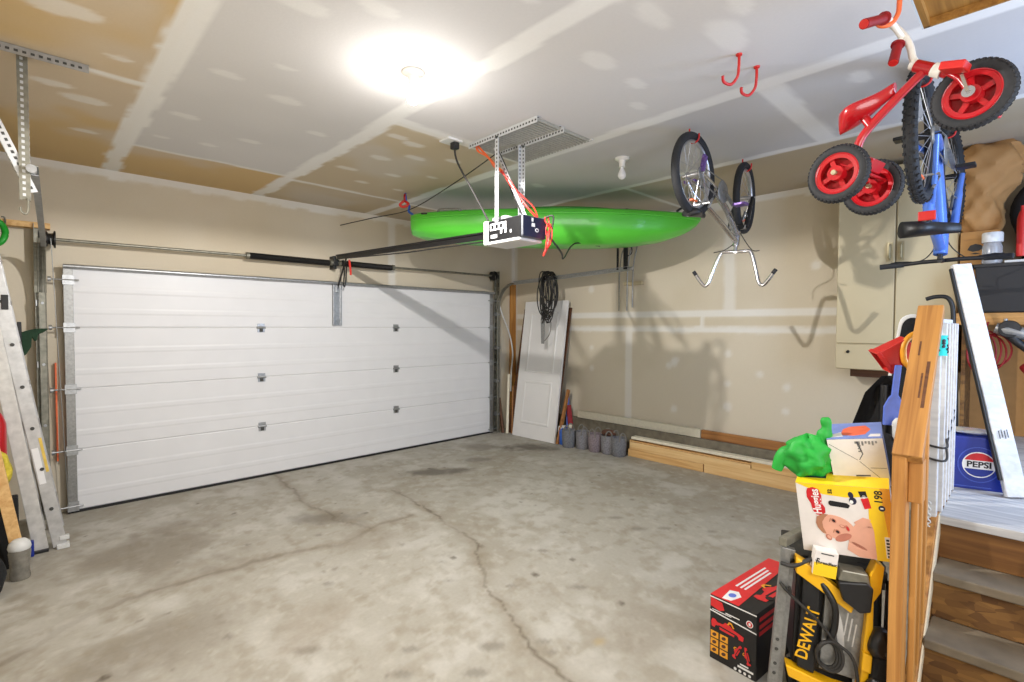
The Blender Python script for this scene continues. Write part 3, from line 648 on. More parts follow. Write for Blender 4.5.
cbn = thing('carabiner', 'red carabiner and blue cord at the kayak end beside the garage door', 'carabiner', (2.82, 4.56, 2.9))
MB().torus(Matrix.Translation((2.82, 4.56, 2.925)) @ rot(.8, PI / 2), .036, .011, 24, 8).build('clip', 'red', cbn, 0, 60)
MB().tube(smooth_path([(2.80, 4.55, 2.89), (2.77, 4.58, 2.85), (2.80, 4.56, 2.83), (2.84, 4.53, 2.86), (2.82, 4.56, 2.89)]), .014, 8).build('cord_loop', 'redw', cbn, 0, 60)
MB().tube(smooth_path([(2.82, 4.56, H), (2.83, 4.555, 2.89), (2.85, 4.53, 2.84), (2.84, 4.52, 2.78), (2.89, 4.47, 2.735)]), .012, 8).build('sling', 'blue_cl', cbn, 0, 60)
tag(MB().tube(smooth_path([(2.60, 2.9, 2.925), (2.72, 3.6, 2.86), (2.84, 4.5, 2.80), (2.74, 5.1, 2.79), (2.65, 5.715, 2.785)], 8), .005, 6).build('guide_rope', 'cord'), 'thin dark rope from the opener irons past the kayak to the wall', 'rope')
tag(MB().tube(smooth_path([(2.66, 2.45, 2.35), (2.75, 2.5, 2.28), (2.9, 2.5, 2.16), (3.4, 2.9, 2.2), (3.9, 3.18, 2.42), (4.2, 3.1, 2.42)], 8), .007, 6).build('slack_cord', 'cord'), 'slack black cord draped from the opener along the kayak hull', 'cord')

# ------------------------------------------------------------------ red ceiling hooks
def jhook(name, label, x, y):
    t = thing(name, label, 'hook', (x, y, H))
    k = MB(); k.tube(smooth_path([(x, y, H), (x, y, H - .06), (x + .02, y + .015, H - .10), (x + .005, y + .04, H - .135), (x - .045, y + .055, H - .135), (x - .07, y + .05, H - .115)]), .0075, 8); k.build('hook_rod', 'red_pl', t, 0, 60)
    MB().lathe([(.0, 0), (.016, 0), (.014, -.008), (.0, -.012)], Matrix.Translation((x, y, H)), 14).build('collar', 'red_pl', t)
jhook('storage_hook', 'empty red storage hook in the ceiling closer to the lit bulb', 2.60, 1.07)
jhook('storage_hook', 'empty red storage hook in the ceiling closer to the red tricycle', 2.79, 1.055)

# ------------------------------------------------------------------ bicycles, hung upside down
def wheel(root, name, cx, R, tr, tread, spokes, rimmat, turn=None, hubw=.05, reflector=None):
    """built in the bike's own frame: axle along y through (cx,0,R)"""
    T = (turn if turn is not None else Matrix()) @ Matrix.Translation((cx, 0, R)) @ Matrix.Rotation(PI / 2, 4, 'X')
    w = MB(); w.torus(T, R - tr * 2 - .006, .011, 48, 8, 0, 1.2); w.cyl(T @ V((0, 0, -hubw)), T @ V((0, 0, hubw)), .017, 14); w.cyl(T @ V((0, 0, -hubw - .03)), T @ V((0, 0, hubw + .03)), .006, 8)
    for z in (-hubw + .008, hubw - .008): w.cyl(T @ V((0, 0, z - .002)), T @ V((0, 0, z + .002)), .028, 16)
    for i in range(spokes):
        a = 2 * PI * i / spokes; s = (-1) ** i; o = .35 * (1 if (i // 2) % 2 else -1)
        w.cyl(T @ V((.026 * math.cos(a + o), .026 * math.sin(a + o), s * (hubw - .008))), T @ V(((R - tr * 2 - .008) * math.cos(a), (R - tr * 2 - .008) * math.sin(a), 0)), .0016, 5, 1)
    wo = w.build(name, [rimmat, 'spoke'], root, 0, 50)
    t = MB(); t.torus(T, R - tr, tr, 56, 12)
    if tread:
        n = 52
        for i in range(n):
            a = 2 * PI * i / n
            for s in (-1, 0, 1):
                A = T @ Matrix.Rotation(a + (PI / n if s == 0 else 0), 4, 'Z') @ Matrix.Translation((R - tr + tr * (.96 if s == 0 else .72), 0, s * tr * .72)) @ Matrix.Rotation(-s * .8, 4, 'Y')
                x = MB().box((0, 0, 0), (.012, .014, .013)); t.add(x.v, x.f, 0, A)
    t.build('tyre', 'rubber', wo, 0, 40)
    if reflector is not None:
        MB().box(T @ V((0, R * .62, .0)), (.07, .012, .025), T.to_3x3().to_4x4()).build('reflector', 'orange', wo, .003)
    return wo

def bicycle(label, loc, rx, R, tr, wb, fmat, fork_mat, bars, tread, spokes, rimmat, turn, saddle_at, saddle_size, accents, forkmat2, head, bb, seat_top, heading=0, sturn=0, size=1):
    t = thing('bicycle', label, 'bicycle', loc, Matrix.Rotation(heading, 4, 'Z') @ Matrix.Rotation(PI, 4, 'X') @ Matrix.Scale(size, 4))
    s_local[0] = True
    fat = bars.get('fat', 1); hb, ht = V(head[0]), V(head[1]); steer = (ht - hb).normalized()
    TU = Matrix.Translation(hb) @ Matrix.Rotation(turn, 4, steer) @ Matrix.Translation(-hb)
    wheel(t, 'rear_wheel', 0, R, tr, tread, spokes, rimmat, None, .05, 1)
    wheel(t, 'front_wheel', wb, R, tr, tread, spokes, rimmat, TU, .045, 1)
    rh = V((0, 0, R)); bb = V(bb); stp = V(seat_top)
    f = MB()
    f.tube(smooth_path([bb, (bb + hb) / 2 + V((0, 0, -.02)), hb + steer * .02]), .021 * fat, 12); f.tube(smooth_path([stp * .88 + bb * .12, (stp + ht) / 2 + V((0, 0, -.03)), ht - steer * .02]), .018 * fat, 12)
    f.tube([bb, stp], .016 * fat, 12); f.tube([hb - steer * .01, ht + steer * .01], .023 * fat, 14)
    for s in (-1, 1):
        ey = V((0, s * .06, 0))
        f.tube([bb + V((0, s * .025, 0)), (bb + rh) / 2 + ey * .8, rh + ey], .010 * fat, 8); f.tube([stp * .85 + bb * .15 + V((0, s * .015, 0)), (stp + rh) / 2 + ey * .7, rh + ey], .008 * fat, 8)
    f.cyl(bb + V((0, -.04, 0)), bb + V((0, .04, 0)), .024, 14)
    f.build('frame', fmat, t, 0, 50)
    k = MB(); fa = V((wb, 0, R))
    cr = hb - steer * (R * .25)
    k.tube([TU @ hb, TU @ (hb - steer * .05)], .02, 10)
    k.beam(TU @ (hb - steer * .045 + V((0, -.06, 0))), TU @ (hb - steer * .045 + V((0, .06, 0))), .035, .03)
    for s in (-1, 1):
        a = hb - steer * .045 + V((0, s * .058, 0))
        k.tube(smooth_path([TU @ a, TU @ (a * .5 + (fa + V((0, s * .058, 0))) * .5 + V((-.012, 0, 0))), TU @ (fa + V((0, s * .058, 0)))]), [(.017 if i < 8 else .013) * fat ** .5 for i in range(13)], 10)
    k.build('fork', forkmat2, t, 0, 50)
    h = MB(); st_top = ht + steer * bars['stem']; clamp = st_top + V((bars['reach'], 0, 0))
    h.tube([TU @ ht, TU @ st_top], .014, 10); h.tube([TU @ st_top, TU @ clamp], .016, 10)
    pts = [clamp + V(p) for p in bars['pts']]
    full = [V((p.x, -p.y, p.z)) for p in pts[::-1]] + pts[1:]
    h.tube([TU @ p for p in smooth_path(full, 5)], .0125, 10)
    ho = h.build('handlebar', bars['mat'], t, 0, 50)
    for s in (-1, 1):
        a, c_ = pts[-2], pts[-1]; d = (c_ - a).normalized(); e0 = c_ - d * bars.get('grip', .11)
        g = MB(); g.tube([TU @ V((q.x, s * q.y, q.z)) for q in (e0, c_ + d * .006)], bars.get('gr', .017), 12); g.build('grip', bars['gripmat'], ho, 0, 50)
        lv = MB(); e1 = e0 - d * .03; lv.tube([TU @ V((q.x, s * q.y, q.z)) for q in (e1, e1 + V((.04, 0, -.015)), e1 + d * .07 + V((.055, 0, -.025)), e1 + d * .11 + V((.05, 0, -.02)))], .006, 6)
        if bars.get('levers', True): lv.build('brake_lever', 'black', ho, 0, 50)
    # saddle
    sc = V(saddle_at); sl, sw = saddle_size; rings = []
    for i in range(13):
        u = i / 12; w = sw * (1 - .72 * sst(.25, .8, np.array(u)).item()) / 2 * math.sin(max(.22, min(1, u * 5 + .15)) * PI / 2) * (1 if u < .93 else .75)
        ring = []
        for j in range(14):
            a = 2 * PI * j / 14; ring.append(sc + V((-sl * .5 + sl * u, w * math.cos(a), (.022 if math.sin(a) > 0 else .03) * (1.5 if fat > 1 else 1) * math.sin(a) * (1.2 - .5 * u) + .012 * (1 - u) ** 2)))
        rings.append(ring)
    ST_ = Matrix.Translation(sc) @ Matrix.Rotation(sturn, 4, 'Z') @ Matrix.Translation(-sc)
    so = MB().loft([[ST_ @ q_ for q_ in r_] for r_ in rings]).build('saddle', 'black', t, 0, 60)
    if fat > 1: MB().box(stp * .8 + sc * .2 + V((-.05, 0, .0)), (.02, .075, .05)).build('reflector', 'red_pl', t, .004)
    MB().tube([stp, sc - V((0, 0, .02))], .0125, 10).build('seat_post', 'chrome', t, 0, 50)
    # cranks
    c2 = MB(); c2.lathe([(.03, -.003), (.075, -.003), (.078, 0), (.075, .003), (.03, .003)], Matrix.Translation(bb + V((0, .05, 0))) @ Matrix.Rotation(PI / 2, 4, 'X'), 32)
    for s in (-1, 1): c2.beam(bb + V((0, s * .06, 0)), bb + V((s * .11, s * .075, s * .08)), .012, .022, (0, 1, 0))
    c2.cyl(bb + V((0, -.065, 0)), bb + V((0, .065, 0)), .012, 10)
    co = c2.build('crankset', accents[0], t, 0, 50)
    for s in (-1, 1): MB().box(bb + V((s * .11, s * .125, s * .08)), (.075, .085, .02)).build('pedal', accents[1], co, .004)
    ch = MB(); ch.tube([bb + V((0, .05, .076)), rh + V((0, .045, .036))], .004, 6); ch.tube([bb + V((0, .05, -.076)), rh + V((0, .045, -.05)), rh + V((.02, .045, -.1))], .004, 6); ch.lathe([(.015, -.008), (.036, -.008), (.04, 0), (.03, .008), (.015, .008)], Matrix.Translation(rh + V((0, .045, 0))) @ Matrix.Rotation(PI / 2, 4, 'X'), 24)
    ch.build('chain', 'steel', t, 0, 50)
    dr = MB(); dr.beam(rh + V((0, .055, -.01)), rh + V((.03, .06, -.11)), .02, .03, (0, 1, 0)); dr.cyl(rh + V((.01, .05, -.05)), rh + V((.01, .062, -.05)), .018, 12); dr.cyl(rh + V((.03, .05, -.11)), rh + V((.03, .062, -.11)), .018, 12)
    dr.build('derailleur', accents[2], t, 0, 50)
    cb_ = MB()
    cb_.tube(smooth_path([TU @ (clamp + V((0, .16, 0))), TU @ (clamp + V((.10, .09, -.02))), hb + V((.06, .02, .03)), (hb + bb) / 2 + V((0, .02, 0))]), .0035, 6); cb_.tube(smooth_path([TU @ (clamp + V((0, -.16, 0))), TU @ (clamp + V((.12, -.1, -.04))), hb + V((.07, -.03, .02)), TU @ (fa + V((-.05, -.05, .1)))]), .0035, 6)
    cb_.build('brake_cable', 'cord', t)
    for cx, TT in ((0.0, Matrix()), (wb, TU)):
        bk = MB(); sg = 1 if cx == 0 else -1
        for s in (-1, 1): bk.tube([TT @ (V((cx + sg * .12, s * .055, R + .17))), TT @ (V((cx + sg * R * .62, s * .05, R + R * .5))), TT @ V((cx + sg * .15, s * .03, R + R * .72))], .008, 6)
        bk.tube([TT @ V((cx + sg * .12, -.055, R + .17)), TT @ V((cx + sg * .12, .055, R + .17))], .007, 6)
        bk.build('brake_arch', accents[0], t, 0, 50)
    s_local[0] = False
    return t
# silver children's bicycle
bz = dict(stem=.05, reach=.02, mat='chrome', gripmat='rubber', grip=.03, gr=.014, levers=False, pts=[(0, 0, 0), (0, .065, .0), (-.01, .11, .015), (-.03, .155, .16), (-.04, .18, .24), (-.045, .215, .25), (-.06, .285, .15)])
bicycle('silver and purple bicycle hung upside down from red hooks beside the kayak', (3.328, 1.666, 2.938), 0, .27, .026, .86, 'chrome', 'chrome', bz, False, 28, 'spoke', math.radians(-9),
        (.04, 0, .515), (.22, .13), ('steel', 'purple', 'purple'), 'black', (((.70, 0, .56), (.68, 0, .65))), (.33, 0, .33), (.16, 0, .46), 0, 0, 1.06)
for q in bpy.data.objects:
    if q.name.startswith('seat_post'): pass
bz2 = dict(stem=.045, reach=.06, fat=1.55, mat='black', gripmat='rubber', grip=.12, pts=[(0, 0, 0), (0, .1, .0), (0, .2, .005), (-.02, .31, .01)])
bicycle('blue mountain bicycle with knobbly tyres hung upside down in front of the cabinet', (3.444, .449, 2.962), 0, .33, .029, 1.0, 'blue_fr', 'blue_fr', bz2, True, 28, 'black', math.radians(4),
        (.34, 0, .75), (.30, .19), ('steel', 'black', 'steel'), 'blue_fr', (((.78, 0, .72), (.75, 0, .84))), (.42, 0, .31), (.26, 0, .68), math.radians(-.6), math.radians(48), 1.05)
for nm, lab, x, y, z in (('bicycle_hook', 'red ceiling hook holding the rear wheel of the silver bicycle', 3.328, 1.666, 2.945), ('bicycle_hook', 'red ceiling hook holding the front wheel of the silver bicycle', 4.24, 1.666, 2.945), ('bicycle_hook', 'ceiling hook holding the rear wheel of the blue bicycle', 3.444, .449, 2.955), ('bicycle_hook', 'ceiling hook holding the front wheel of the blue bicycle', 4.494, .442, 2.955)):
    k = MB(); k.tube(smooth_path([(x, y + .035, H), (x, y + .035, z), (x, y + .03, z - .06), (x, y, z - .075), (x, y - .03, z - .06), (x, y - .035, z - .02)]), .006, 8)
    tag(k.build(nm, 'red_pl', None, 0, 60), lab, 'hook')

# ------------------------------------------------------------------ red tricycle, hung by its handlebar
nx = V((math.cos(math.radians(-10)), math.sin(math.radians(-10)), 0)); hx = V((-.1736, -.9848, 0)); O3 = V((2.561, .554, 2.226))
def tp(a, b, n=0): return O3 + hx * a + V((0, 0, b)) + nx * n
tk = thing('tricycle', 'red child tricycle with white stem hanging by its handlebar', 'tricycle', O3)
def trike_wheel(name, c, R, tr, mrim, nf=4):
    T = frame(c, hx, (0, 0, 1), -nx)
    w = MB(); w.torus(T, R - tr * 1.7, .011, 48, 8, 0, 1.5); w.lathe([(.0, -.03), (.03, -.03), (.032, 0), (.03, .03), (.0, .03)], T, 20)
    w.lathe([(R - tr * 2.6, -.012), (R - tr * 1.7, -.014), (R - tr * 1.7, .014), (R - tr * 2.6, .012), (R - tr * 2.6, -.012)], T, 48)
    for i in range(nf):
        a = 2 * PI * i / nf + .4; p0 = T @ V((.02 * math.cos(a), .02 * math.sin(a), 0)); p1 = T @ V(((R - tr * 2.3) * math.cos(a), (R - tr * 2.3) * math.sin(a), 0)); w.beam(p0, p1, .018, .012, tuple(nx))
    w.cyl(T @ V((0, 0, .03)), T @ V((0, 0, .045)), .010, 10, 1)
    wo = w.build(name, [mrim, 'brass'], tk, 0, 45)
    t = MB(); t.torus(T, R - tr, tr, 56, 12)
    n = 44
    for i in range(n):
        a = 2 * PI * i / n
        for s in (-1, 1):
            x = MB().box((0, 0, 0), (.008, .010, tr * .8)); t.add(x.v, x.f, 0, T @ Matrix.Rotation(a + s * .03, 4, 'Z') @ Matrix.Translation((R - tr * .08 - .003, 0, s * tr * .45)) @ Matrix.Rotation(-s * .45, 4, 'Y'))
    t.build('tyre', 'rubber', wo, 0, 40)
trike_wheel('rear_wheel', tp(-.012, .012, -.125), .118, .021, 'red'); trike_wheel('rear_wheel', tp(.018, -.012, .125), .118, .021, 'red'); trike_wheel('front_wheel', tp(.378, .222), .123, .022, 'red', 5)
f = MB()
f.tube(smooth_path([tp(.245, .375), tp(.21, .352), tp(.104, .262), tp(.04, .20), tp(.01, .15), tp(.0, .06), tp(.0, 0)]), .0165, 14)
f.cyl(tp(0, 0, -.11), tp(0, 0, .11), .011, 10); f.cyl(tp(.275, .352), tp(.205, .40), .023, 16)
f.build('frame', 'red', tk, 0, 50)
f = MB(); f.cyl(tp(.29, .342), tp(.262, .362), .026, 14, 1)
f.tube([tp(.28, .348), tp(.31, .325)], .019, 12)
for s in (-1, 1): f.tube(smooth_path([tp(.30, .335, s * .012), tp(.325, .31, s * .035), tp(.355, .275, s * .04), tp(.378, .223, s * .04)]), .012, 10)
f.build('fork', ['red', 'white_p'], tk, 0, 50)
f = MB(); f.tube(smooth_path([tp(.215, .395), tp(.195, .43), tp(.185, .48), tp(.165, .53), tp(.135, .58), tp(.105, .62)]), .013, 12); f.cyl(tp(.225, .39), tp(.19, .412), .02, 12)
g0, g1, g2, g3 = V((2.238, .467, 2.718)), V((2.384, .427, 2.784)), V((2.515, .407, 2.738)), V((2.478, .417, 2.645))
f.tube(smooth_path([g1 + (g0 - g1) * .25, g1, V((2.43, .426, 2.797)), V((2.455, .42, 2.79)), V((2.50, .405, 2.765)), V((2.535, .397, 2.75)), V((2.53, .40, 2.742)), g2, g2 + (g3 - g2) * .2], 5), .011, 12)
f.tube(smooth_path([tp(.125, .60, -.0), tp(.15, .55, .01), V((2.53, .398, 2.748))]), .010, 12)
hbo = f.build('handlebar', 'white_p', tk, 0, 50)
for a, c_ in ((g1, g0), (g2, g3)):
    g = MB(); d = (c_ - a).normalized(); a = a + d * .012; g.tube([a, a + d * .008, a + d * .009, c_], [.024, .024, .017, .018], 14); g.cyl(c_, c_ + d * .004, .016, 12, 1); g.build('grip', ['dkred', 'red_pl'], hbo, 0, 50)
rings = []
for i in range(15):
    u = i / 14; c0 = tp(-.062 + .2 * u, .285 + .035 * u + .03 * u * u); w = .072 * math.sin(max(.16, min(1, u * 3 + .12)) * PI / 2) * (1 - .68 * sst(.3, .85, np.array(u)).item()) * (1 if u < .95 else .7)
    ring = []
    for j in range(16):
        a = 2 * PI * j / 16; ring.append(c0 + nx * (w * math.cos(a)) + V((0, 0, (.022 if math.sin(a) > 0 else .062) * math.sin(a) * (1.15 - .6 * u))) + hx * 0)
    rings.append(ring)
MB().loft(rings).build('seat', 'red', tk, 0, 60)
MB().tube([tp(.03, .26), tp(.055, .215)], .018, 10).build('seat_clamp', 'red', tk, 0, 50)
q = MB(); q.box(tp(.03, .03), (.24, .10, .012), frame((0, 0, 0), nx, hx - V((0, 0, .6)))); q.box(tp(.055, .055, 0), (.12, .06, .05), frame((0, 0, 0), nx, hx - V((0, 0, .6)))); q.build('foot_step', 'red', tk, .006)
q = MB(); q.tube([tp(.378, .222, -.055), tp(.378, .222, .055)], .007, 8); q.beam(tp(.378, .222, -.055), tp(.362, .285, -.06), .01, .016, tuple(nx)); q.beam(tp(.378, .222, .055), tp(.39, .185, .06), .01, .016, tuple(nx)); q.cyl(tp(.378, .222, -.052), tp(.378, .222, -.045), .02, 12); qo = q.build('crank', 'chrome', tk, 0, 50)
for a, b_, s in ((.352, .305, -1), (.395, .175, 1)): MB().box(tp(a, b_, s * .10), (.07, .075, .028), frame((0, 0, 0), nx, hx - V((0, 0, .3)))).build('pedal', 'red_pl', tk, .005)
k = MB(); c0 = V((2.44, .422, 2.80)); k.tube(smooth_path([c0 + V((-.03, .04, .0)), c0 + V((-.02, .03, -.02)), c0 + V((0, 0, -.018)), c0 + V((.015, -.02, .02)), c0 + V((.01, -.025, .07)), V((c0.x + .01, c0.y - .03, H))]), .009, 8)
tag(k.build('hanging_hook', 'orange', None, 0, 60), 'orange-red ceiling hook carrying the tricycle handlebar', 'hook')

# ------------------------------------------------------------------ cabinet and shelf on the right wall
cx0 = 5.12
cab = thing('wall_cabinet', 'tall beige two-door storage cabinet hung on the wall behind the bicycles', 'cabinet', (5.3, .82, 1.235))
b = MB(); b.b2((cx0 + .02, .425, 1.235), (XR, 1.225, 2.93)); b.build('body', 'cabinet', cab, .004)
for y0, y1 in ((.43, .808), (.818, 1.222)):
    d = MB().b2((cx0, y0, 1.462), (cx0 + .02, y1, 2.925)).build('door', 'cabinet', cab, .004)
    hy = .775 if y0 < .6 else .85
    h = MB(); h.b2((cx0 - .006, hy - .018, 2.14), (cx0 + .001, hy + .018, 2.30)); h.tube([(cx0 - .005, hy, 2.155), (cx0 - .022, hy, 2.17), (cx0 - .022, hy, 2.27), (cx0 - .005, hy, 2.285)], .006, 8); h.build('handle', 'brass', d, 0, 40)
for y0, y1 in ((.43, .808), (.818, 1.222)):
    MB().b2((cx0, y0, 1.24), (cx0 + .02, y1, 1.45)).build('lower_panel', 'cabinet', cab, .004)
kb = MB().cyl((cx0 + .001, 1.13, 1.39), (cx0 - .014, 1.13, 1.385), .012, 10); kb.build('knob', 'black', cab, 0, 40)
tag(MB().b2((5.3, .62, 1.16), (XR, 1.15, 1.232)).build('under_cabinet_strip', 'dark_wood', None, .004), 'dark brown strip under the beige cabinet', 'board')  # dark brown strip directly below the cabinet

shf = thing('storage_shelf', 'pine shelf with plywood sides full of boxes and tools by the stairs', 'shelf', (5.25, -.1, .8))
MB().b2((4.93, -.75, 1.665), (XR, .415, 1.705)).build('shelf_board', 'shelf_wood', shf, .003)
MB().b2((4.93, -.75, 1.62), (4.965, .415, 1.665)).build('front_lip', 'shelf_wood', shf, .003)
MB().b2((5.46, -.75, .766), (5.50, .40, 1.66)).build('back_panel', 'card', shf, .003)
for y in (.36, -.30): MB().b2((5.0, y, .766), (5.45, y + .025, 1.62)).build('side_panel', 'osb', shf, .003)
MB().b2((5.0, -.745, .766), (5.45, -.72, 1.62)).build('side_panel', 'osb', shf, .003)

cb_ = thing('cardboard_box', 'brown cardboard box on the shelf under the crumpled paper bag', 'box', (5.25, .3, 1.706))
b = MB(); b.b2((5.085, .20, 1.706), (5.42, .415, 2.315)); b.build('carton', 'card', cb_, .004)
b = MB(); T = frame((5.083, .33, 2.2), (0, -1, 0), (0, 0, 1)); b.prism([(-.045, -.02), (-.015, -.035), (.02, -.03), (.045, -.012), (.03, .012), (.0, .022), (-.03, .012)], .001, T); b.prism([(-.03, -.05), (.0, -.055), (.03, -.05), (.0, -.043)], .001, T); b.build('printed_mark', 'ink', cb_)
b = MB(); b.rect(-.085, .3 * 0 - .01, .085, .0, frame((5.083, .31, 2.26), (0, -1, 0), (0, 0, 1))); b.build('tape_seam', 'kraft', cb_)
# crumpled kraft bag
pb = MB(); rings = []
prof = [(0, .10, .08, .31), (.04, .125, .12, .31), (.12, .125, .15, .315), (.22, .12, .13, .32), (.27, .135, .12, .325), (.34, .18, .14, .31), (.45, .205, .16, .30), (.56, .215, .16, .295), (.64, .19, .12, .30), (.68, .11, .05, .31)]
def pinterp(z):
    for a, b_ in zip(prof[:-1], prof[1:]):
        if a[0] <= z <= b_[0]: f_ = (z - a[0]) / (b_[0] - a[0]); return [a[i] + (b_[i] - a[i]) * f_ for i in (1, 2, 3)]
nr = 26
for i in range(nr + 1):
    z = .68 * i / nr; wy, wx, yc = pinterp(z); ring = []
    for j in range(44):
        a = 2 * PI * j / 44
        fold = 1 + .16 * abs(math.sin(2.5 * a + z * 9)) - .10 * abs(math.sin(4 * a - z * 17 + 1)) + .06 * math.sin(9 * a + z * 31) + random.uniform(-.02, .02)
        ring.append(V((5.22 + wx * fold * math.cos(a), yc + wy * fold * math.sin(a), 2.318 + z * .97 + .02 * math.sin(5 * a) * (z / .68))))
    rings.append(ring)
bag = tag(pb.loft(rings).build('paper_bag', 'kraft', None, 0, 38), 'large crumpled brown paper bag on top of the cardboard box', 'bag')
b = thing('plastic_bin', 'black plastic bin on the pine shelf below the white-capped bottle', 'bin', (5.0, .17, 1.706))
q = MB(); q.loft([[V((5.0 + sx * w, .17 + sy * d, z)) for sx, sy in ((-1, -1), (1, -1), (1, 1), (-1, 1))] for z, w, d in ((1.706, .045, .13), (2.04, .06, .15))]); q.build('bin_body', 'ink', b, .008)
q = MB(); 
for lo, hi in (((4.93, .0, 2.03), (5.07, .02, 2.055)), ((4.93, .32, 2.03), (5.07, .34, 2.055)), ((4.93, .0, 2.03), (4.945, .34, 2.055)), ((5.055, .0, 2.03), (5.07, .34, 2.055))): q.b2(lo, hi)
q.build('rim', 'black', b, .004)
b = thing('bottle', 'clear plastic bottle with a white cap on the black bin', 'bottle', (5.0, .235, 2.056))
T = Matrix.Translation((5.0, .235, 2.056))
MB().lathe([(.0, 0), (.05, 0), (.055, .01), (.055, .12), (.048, .15), (.04, .16), (0, .16)], T, 24).build('bottle_body', 'clear', b, 0, 40)
MB().lathe([(.056, .155), (.058, .16), (.058, .215), (.054, .225), (0, .225)], T, 28).build('cap', 'white', b, 0, 40)
tag(MB().b2((4.96, .04, 2.056), (5.04, .17, 2.075)).build('folded_cloth', 'white', None, .006), 'small white folded cloth on the black bin', 'cloth')
tag(MB().loft([[V((4.975 + .03 * math.cos(a) * w, .37 + .03 * math.sin(a) * w, z)) for a in [2 * PI * i / 16 for i in range(16)]] for z, w in ((1.706, 1), (1.9, 1), (1.99, .9), (2.0, .6))]).build('red_can', 'red_pl', None, 0, 50), 'red can on the shelf beside the black bin', 'can')
def lump(name, m, c, r, label, cat, seed=0, nu=20, nv=12, amp=.18):
    rr = random.Random(seed); ph = [rr.uniform(0, 6) for _ in range(6)]; mb = MB(); vs = []
    for i in range(nv + 1):
        t = PI * i / nv
        for j in range(nu):
            a = 2 * PI * j / nu; k = 1 + amp * (math.sin(3 * a + ph[0] + 2 * t) * .5 + math.sin(5 * a + ph[1] - 3 * t) * .35 + math.sin(4 * t + ph[2] + a) * .4) * math.sin(t)
            vs.append(V((c[0] + r[0] * k * math.sin(t) * math.cos(a), c[1] + r[1] * k * math.sin(t) * math.sin(a), c[2] + r[2] * math.cos(t) * (1 + amp * .3 * math.sin(2 * a + ph[3]) * math.sin(t)))))
    fs = [(i * nu + j, i * nu + (j + 1) % nu, (i + 1) * nu + (j + 1) % nu, (i + 1) * nu + j) for i in range(nv) for j in range(nu)]
    mb.add(vs, fs); o = mb.build(name, m, None, 0, 60)
    if label: tag(o, label, cat)
    return o
lump('dark_clothing', 'matte_black', (5.27, -.06, 2.24), (.17, .17, .53), 'heap of black clothing piled beside the paper bag', 'clothes', 3, 40, 26, .42)
tag(MB().loft([[V((5.0 + .03 * math.cos(a) * w, .085 + .03 * math.sin(a) * w, z)) for a in [2 * PI * i / 18 for i in range(18)]] for z, w in ((2.10, .9), (2.12, 1), (2.36, 1), (2.40, .7), (2.42, .4), (2.45, .4))]).build('red_bottle', 'red_pl', None, 0, 50), 'red bottle standing at the edge of the black clothing', 'bottle')
# tools under the shelf
gr = thing('angle_grinder', 'silver and black power tool hanging below the shelf', 'power tool', (4.88, .14, 1.6))
q = MB(); q.tube([(4.87, .20, 1.60), (4.87, .14, 1.58), (4.87, .05, 1.555), (4.87, -.02, 1.55)], [.036, .05, .042, .03], 16); q.build('motor_body', 'steel', gr, 0, 50)
q = MB(); q.tube([(4.87, .15, 1.57), (4.86, .09, 1.50), (4.86, .02, 1.43)], [.03, .026, .022], 12); q.build('handle', 'black', gr, 0, 50)
q = MB(); q.lathe([(0, -.015), (.055, -.012), (.06, 0), (.03, .02), (0, .02)], frame((4.84, .13, 1.59), (0, 1, 0), (0, 0, 1)), 24); q.build('guard', 'black', gr, 0, 40)
q = MB(); q.tube([(4.87, .0, 1.6), (4.86, -.06, 1.585), (4.86, -.1, 1.57)], .02, 10); q.cyl((4.87, .15, 1.62), (4.87, .15, 1.662), .012, 10); q.build('switch_grip', 'steel', gr, 0, 50)
cdm = MB()
for k in range(4):
    c0 = V((4.90 + .01 * k, .27 - .02 * k, 1.42 + .02 * (k % 2))); cdm.tube([c0 + V((.01 * math.sin(3 * a), (.075 + .006 * k) * math.cos(a), (.15 - .012 * k) * math.sin(a))) for a in [2 * PI * i / 28 for i in range(28)]], .0065, 6, True)
cdm.tube(smooth_path([(4.9, .25, 1.565), (4.92, .25, 1.6), (4.93, .24, 1.64)]), .006, 6)
tag(cdm.build('extension_cord', 'dkred', None, 0, 60), 'dark red extension cord coiled under the shelf behind the plank', 'cord')
tag(MB().loft([[V((4.86 + sx * .012, .285 + sy * .028 * w, z)) for sx, sy in ((-1, -1), (1, -1), (1, 1), (-1, 1))] for z, w in ((1.30, .8), (1.335, 1), (1.36, .9))]).build('cord_plug', 'yellow', None, .004), 'yellow plug of the dark red extension cord', 'plug')
tag(lump('red_glove', 'dkred', (4.9, .02, 1.32), (.05, .05, .05), None, None, 8), 'dark red work glove hanging below the silver power tool', 'glove')

# ------------------------------------------------------------------ stairs, landing and railing
st = thing('stairs', 'wooden stairs with strand-board risers climbing to a whitewashed landing', 'stairs', (2.9, -.4, 0))
SY0, SY1 = YB + .005, .28; RZ = .1915; noses = [2.9, 2.71, 2.50, 2.29]
MB().b2((2.9, SY0, .728), (XR - .02 - .0, SY1, .766)).build('landing_deck', 'landing', st, .004)
lb = MB()
for i in range(3): pass
for i, x in enumerate(noses):
    zt_ = .766 - RZ * i
    MB().b2((x + .022, SY0, zt_ - RZ), (x + .042, SY1, zt_ - .038)).build('riser', 'riser_wood' if i == 0 else 'osb', st)  # shade on the risers is put into their wood colours
    if i: MB().b2((x, SY0, zt_ - .038), (noses[i - 1] + .022, SY1, zt_)).build('tread', 'tread', st, .006)
sg = MB(); poly = [(2.10, 0), (2.42, 0), (2.95, .46), (2.95, .766), (2.90, .766)]
pl = [(2.12, 0), (2.5, 0), (3.06, .5), (3.06, .765), (2.86, .765)]
